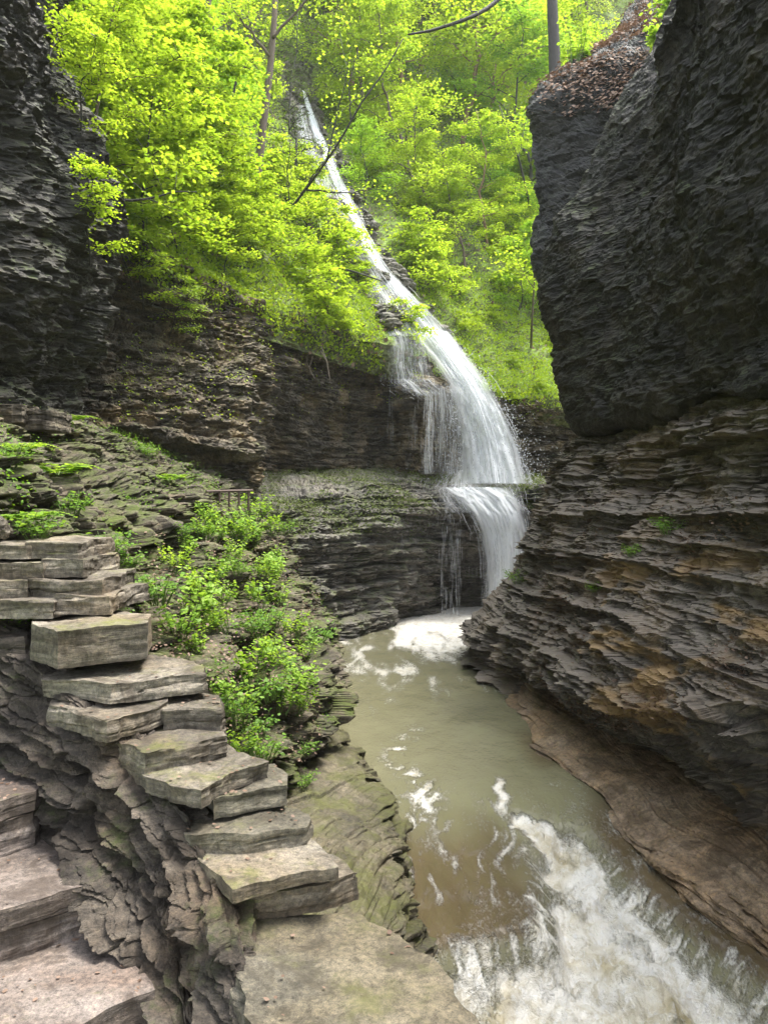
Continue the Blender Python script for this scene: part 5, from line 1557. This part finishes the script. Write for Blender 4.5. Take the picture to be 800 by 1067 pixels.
one = [((35, 562), 'bright leafy herb behind the top course of the stone wall', .9), ((75, 530), 'pale leafy herb on the mossy bank above the stone wall', .9), ((8, 485), 'fresh green herb on the mossy bank at the picture edge', 1.0), ((112, 575), 'leafy herb between the stone wall courses and the bank rubble', .9), ((135, 590), 'small yellowish herb tucked behind the wall stones', .7), ((128, 620), 'tiny herb in the gap beside the upright block', .6), ((155, 470), 'small isolated herb near the trail below the curved wall', .9)]
for (px, py), lab, sc in one:
    v, nn = on('earth_bank', px, py)
    o = dup(herbs[1], tuple(v), rgp.uniform(0, 6.28), sc, lab)
    if 'group' in o: del o['group']
fr = fern('fern', 'green fern at the foot of the near dark cliff', 520, None)
v, _ = on('earth_bank', 70, 440)
fr.location = tuple(v + np.array([0, 0, .03]))
for (px, py, sc, lab) in ((22, 470, .8, 'wide fern spreading on the mossy bank beside the coping stone'), (28, 548, .8, 'bright fern just above the top course of the stone wall'), (180, 500, .9, 'fern on the mossy rubble near the iron railing'), (60, 500, 1.0, 'drooping fern in the middle of the mossy rubble')):
    v, _ = on('earth_bank', px, py)
    dup(fr, tuple(v + np.array([0, 0, .02])), rgp.uniform(0, 6.28), sc, lab)
# plants on the bedrock foot and the right cliff
for (px, py, sf, sc, lab) in ((320, 785, 'earth_bank', .7, 'small herb under the overhang of the bank above the water'), (318, 815, 'bedrock', .6, 'small herb at the dark foot of the bank'), (538, 605, 'cliff', 1.1, 'green tuft on the nose of the layered cliff beside the waterfall'), (692, 553, 'cliff', .8, 'green tuft high on the layered cliff'), (655, 575, 'cliff', .6, 'tiny tuft on a ledge of the layered cliff'), (616, 618, 'cliff', .6, 'mossy tuft in the slot of the layered cliff')):
    v, _ = on(sf, px, py)
    o = dup(herbs[1], tuple(v), rgp.uniform(0, 6.28), sc, lab)
    if 'group' in o: del o['group']
for (px, py, lab) in ((600, 60, 'leafy seedling at the edge of the rock shoulder'), (690, 55, 'bright seedling on the dead leaves of the rock shoulder'), (700, 20, 'larger seedling high on the dead leaf slope')):
    v, _ = on('cliff_shoulder', px, py)
    o = dup(herbs[2], tuple(v), rgp.uniform(0, 6.28), 2.2, lab)
    if 'group' in o: del o['group']

# ---- damp air of the gorge
hm_, hnt, hN, hL = new_mat('damp_air')
pv = hN.new('ShaderNodeVolumePrincipled')
pv.inputs['Color'].default_value = (.93, .96, .95, 1)
pv.inputs['Density'].default_value = HAZE
pv.inputs['Anisotropy'].default_value = .25
ho = hN.new('ShaderNodeOutputMaterial')
hL.new(pv.outputs[0], ho.inputs['Volume'])
lo_, hi_ = (-245, -245, -3.6), (245, 245, 92)
Vh = np.array([(x, y, z) for z in (lo_[2], hi_[2]) for x, y in ((lo_[0], lo_[1]), (hi_[0], lo_[1]), (hi_[0], hi_[1]), (lo_[0], hi_[1]))])
haze = add_obj('haze', make_mesh('haze', Vh, [np.array([[0, 3, 2, 1], [4, 5, 6, 7], [0, 1, 5, 4], [1, 2, 6, 5], [2, 3, 7, 6], [3, 0, 4, 7]])], hm_))
tag(haze, 'thin damp haze hanging in the gorge', 'haze', kind='stuff')

# ================================================================== LIGHT, SKY, CAMERA
EL, AZ = 70, 75           # sun elevation; azimuth clockwise from the view direction (+Y)
w = bpy.data.worlds.new('World')
SC.world = w
w.use_nodes = True
nt = w.node_tree
bg = nt.nodes['Background']
sky = nt.nodes.new('ShaderNodeTexSky')
sky.sky_type = 'NISHITA'
sky.sun_disc = False
sky.sun_elevation = R(EL)
sky.sun_rotation = R(AZ)
sky.air_density = 1.0
sky.dust_density = 2.5
sky.ozone_density = .6
hs = nt.nodes.new('ShaderNodeHueSaturation')
hs.inputs['Saturation'].default_value = .38
nt.links.new(sky.outputs[0], hs.inputs['Color'])
nt.links.new(hs.outputs[0], bg.inputs[0])
bg.inputs[1].default_value = .15
sun = bpy.data.lights.new('sun', 'SUN')
sun.energy = 1.3
sun.angle = R(20)
sun.color = (1, .95, .86)
so = bpy.data.objects.new('sun', sun)
link(so)
dirv = np.array([math.sin(R(AZ)) * math.cos(R(EL)), math.cos(R(AZ)) * math.cos(R(EL)), math.sin(R(EL))])
import mathutils
so.rotation_euler = mathutils.Vector(dirv).to_track_quat('Z', 'Y').to_euler()
so.location = (0, -5, 30)

cam = bpy.data.cameras.new('camera')
cam.sensor_fit = 'VERTICAL'
cam.sensor_height = 36
cam.lens = 36 * F / 1067
cam.clip_start = .05
cam.clip_end = 3000
co = bpy.data.objects.new('camera', cam)
co.location = (0, 0, CZ)
co.rotation_euler = (R(90), 0, 0)
link(co)
SC.camera = co
SC.view_settings.view_transform = 'Standard'
SC.view_settings.look = 'None'
SC.view_settings.exposure = 2.5
SC.view_settings.gamma = 1
SC.view_settings.use_curve_mapping = False
SC.render.engine = 'CYCLES'
SC.cycles.max_bounces = 6
SC.cycles.diffuse_bounces = 3
SC.cycles.transmission_bounces = 4
SC.cycles.transparent_max_bounces = 80
SC.cycles.glossy_bounces = 2
SC.cycles.use_denoising = True
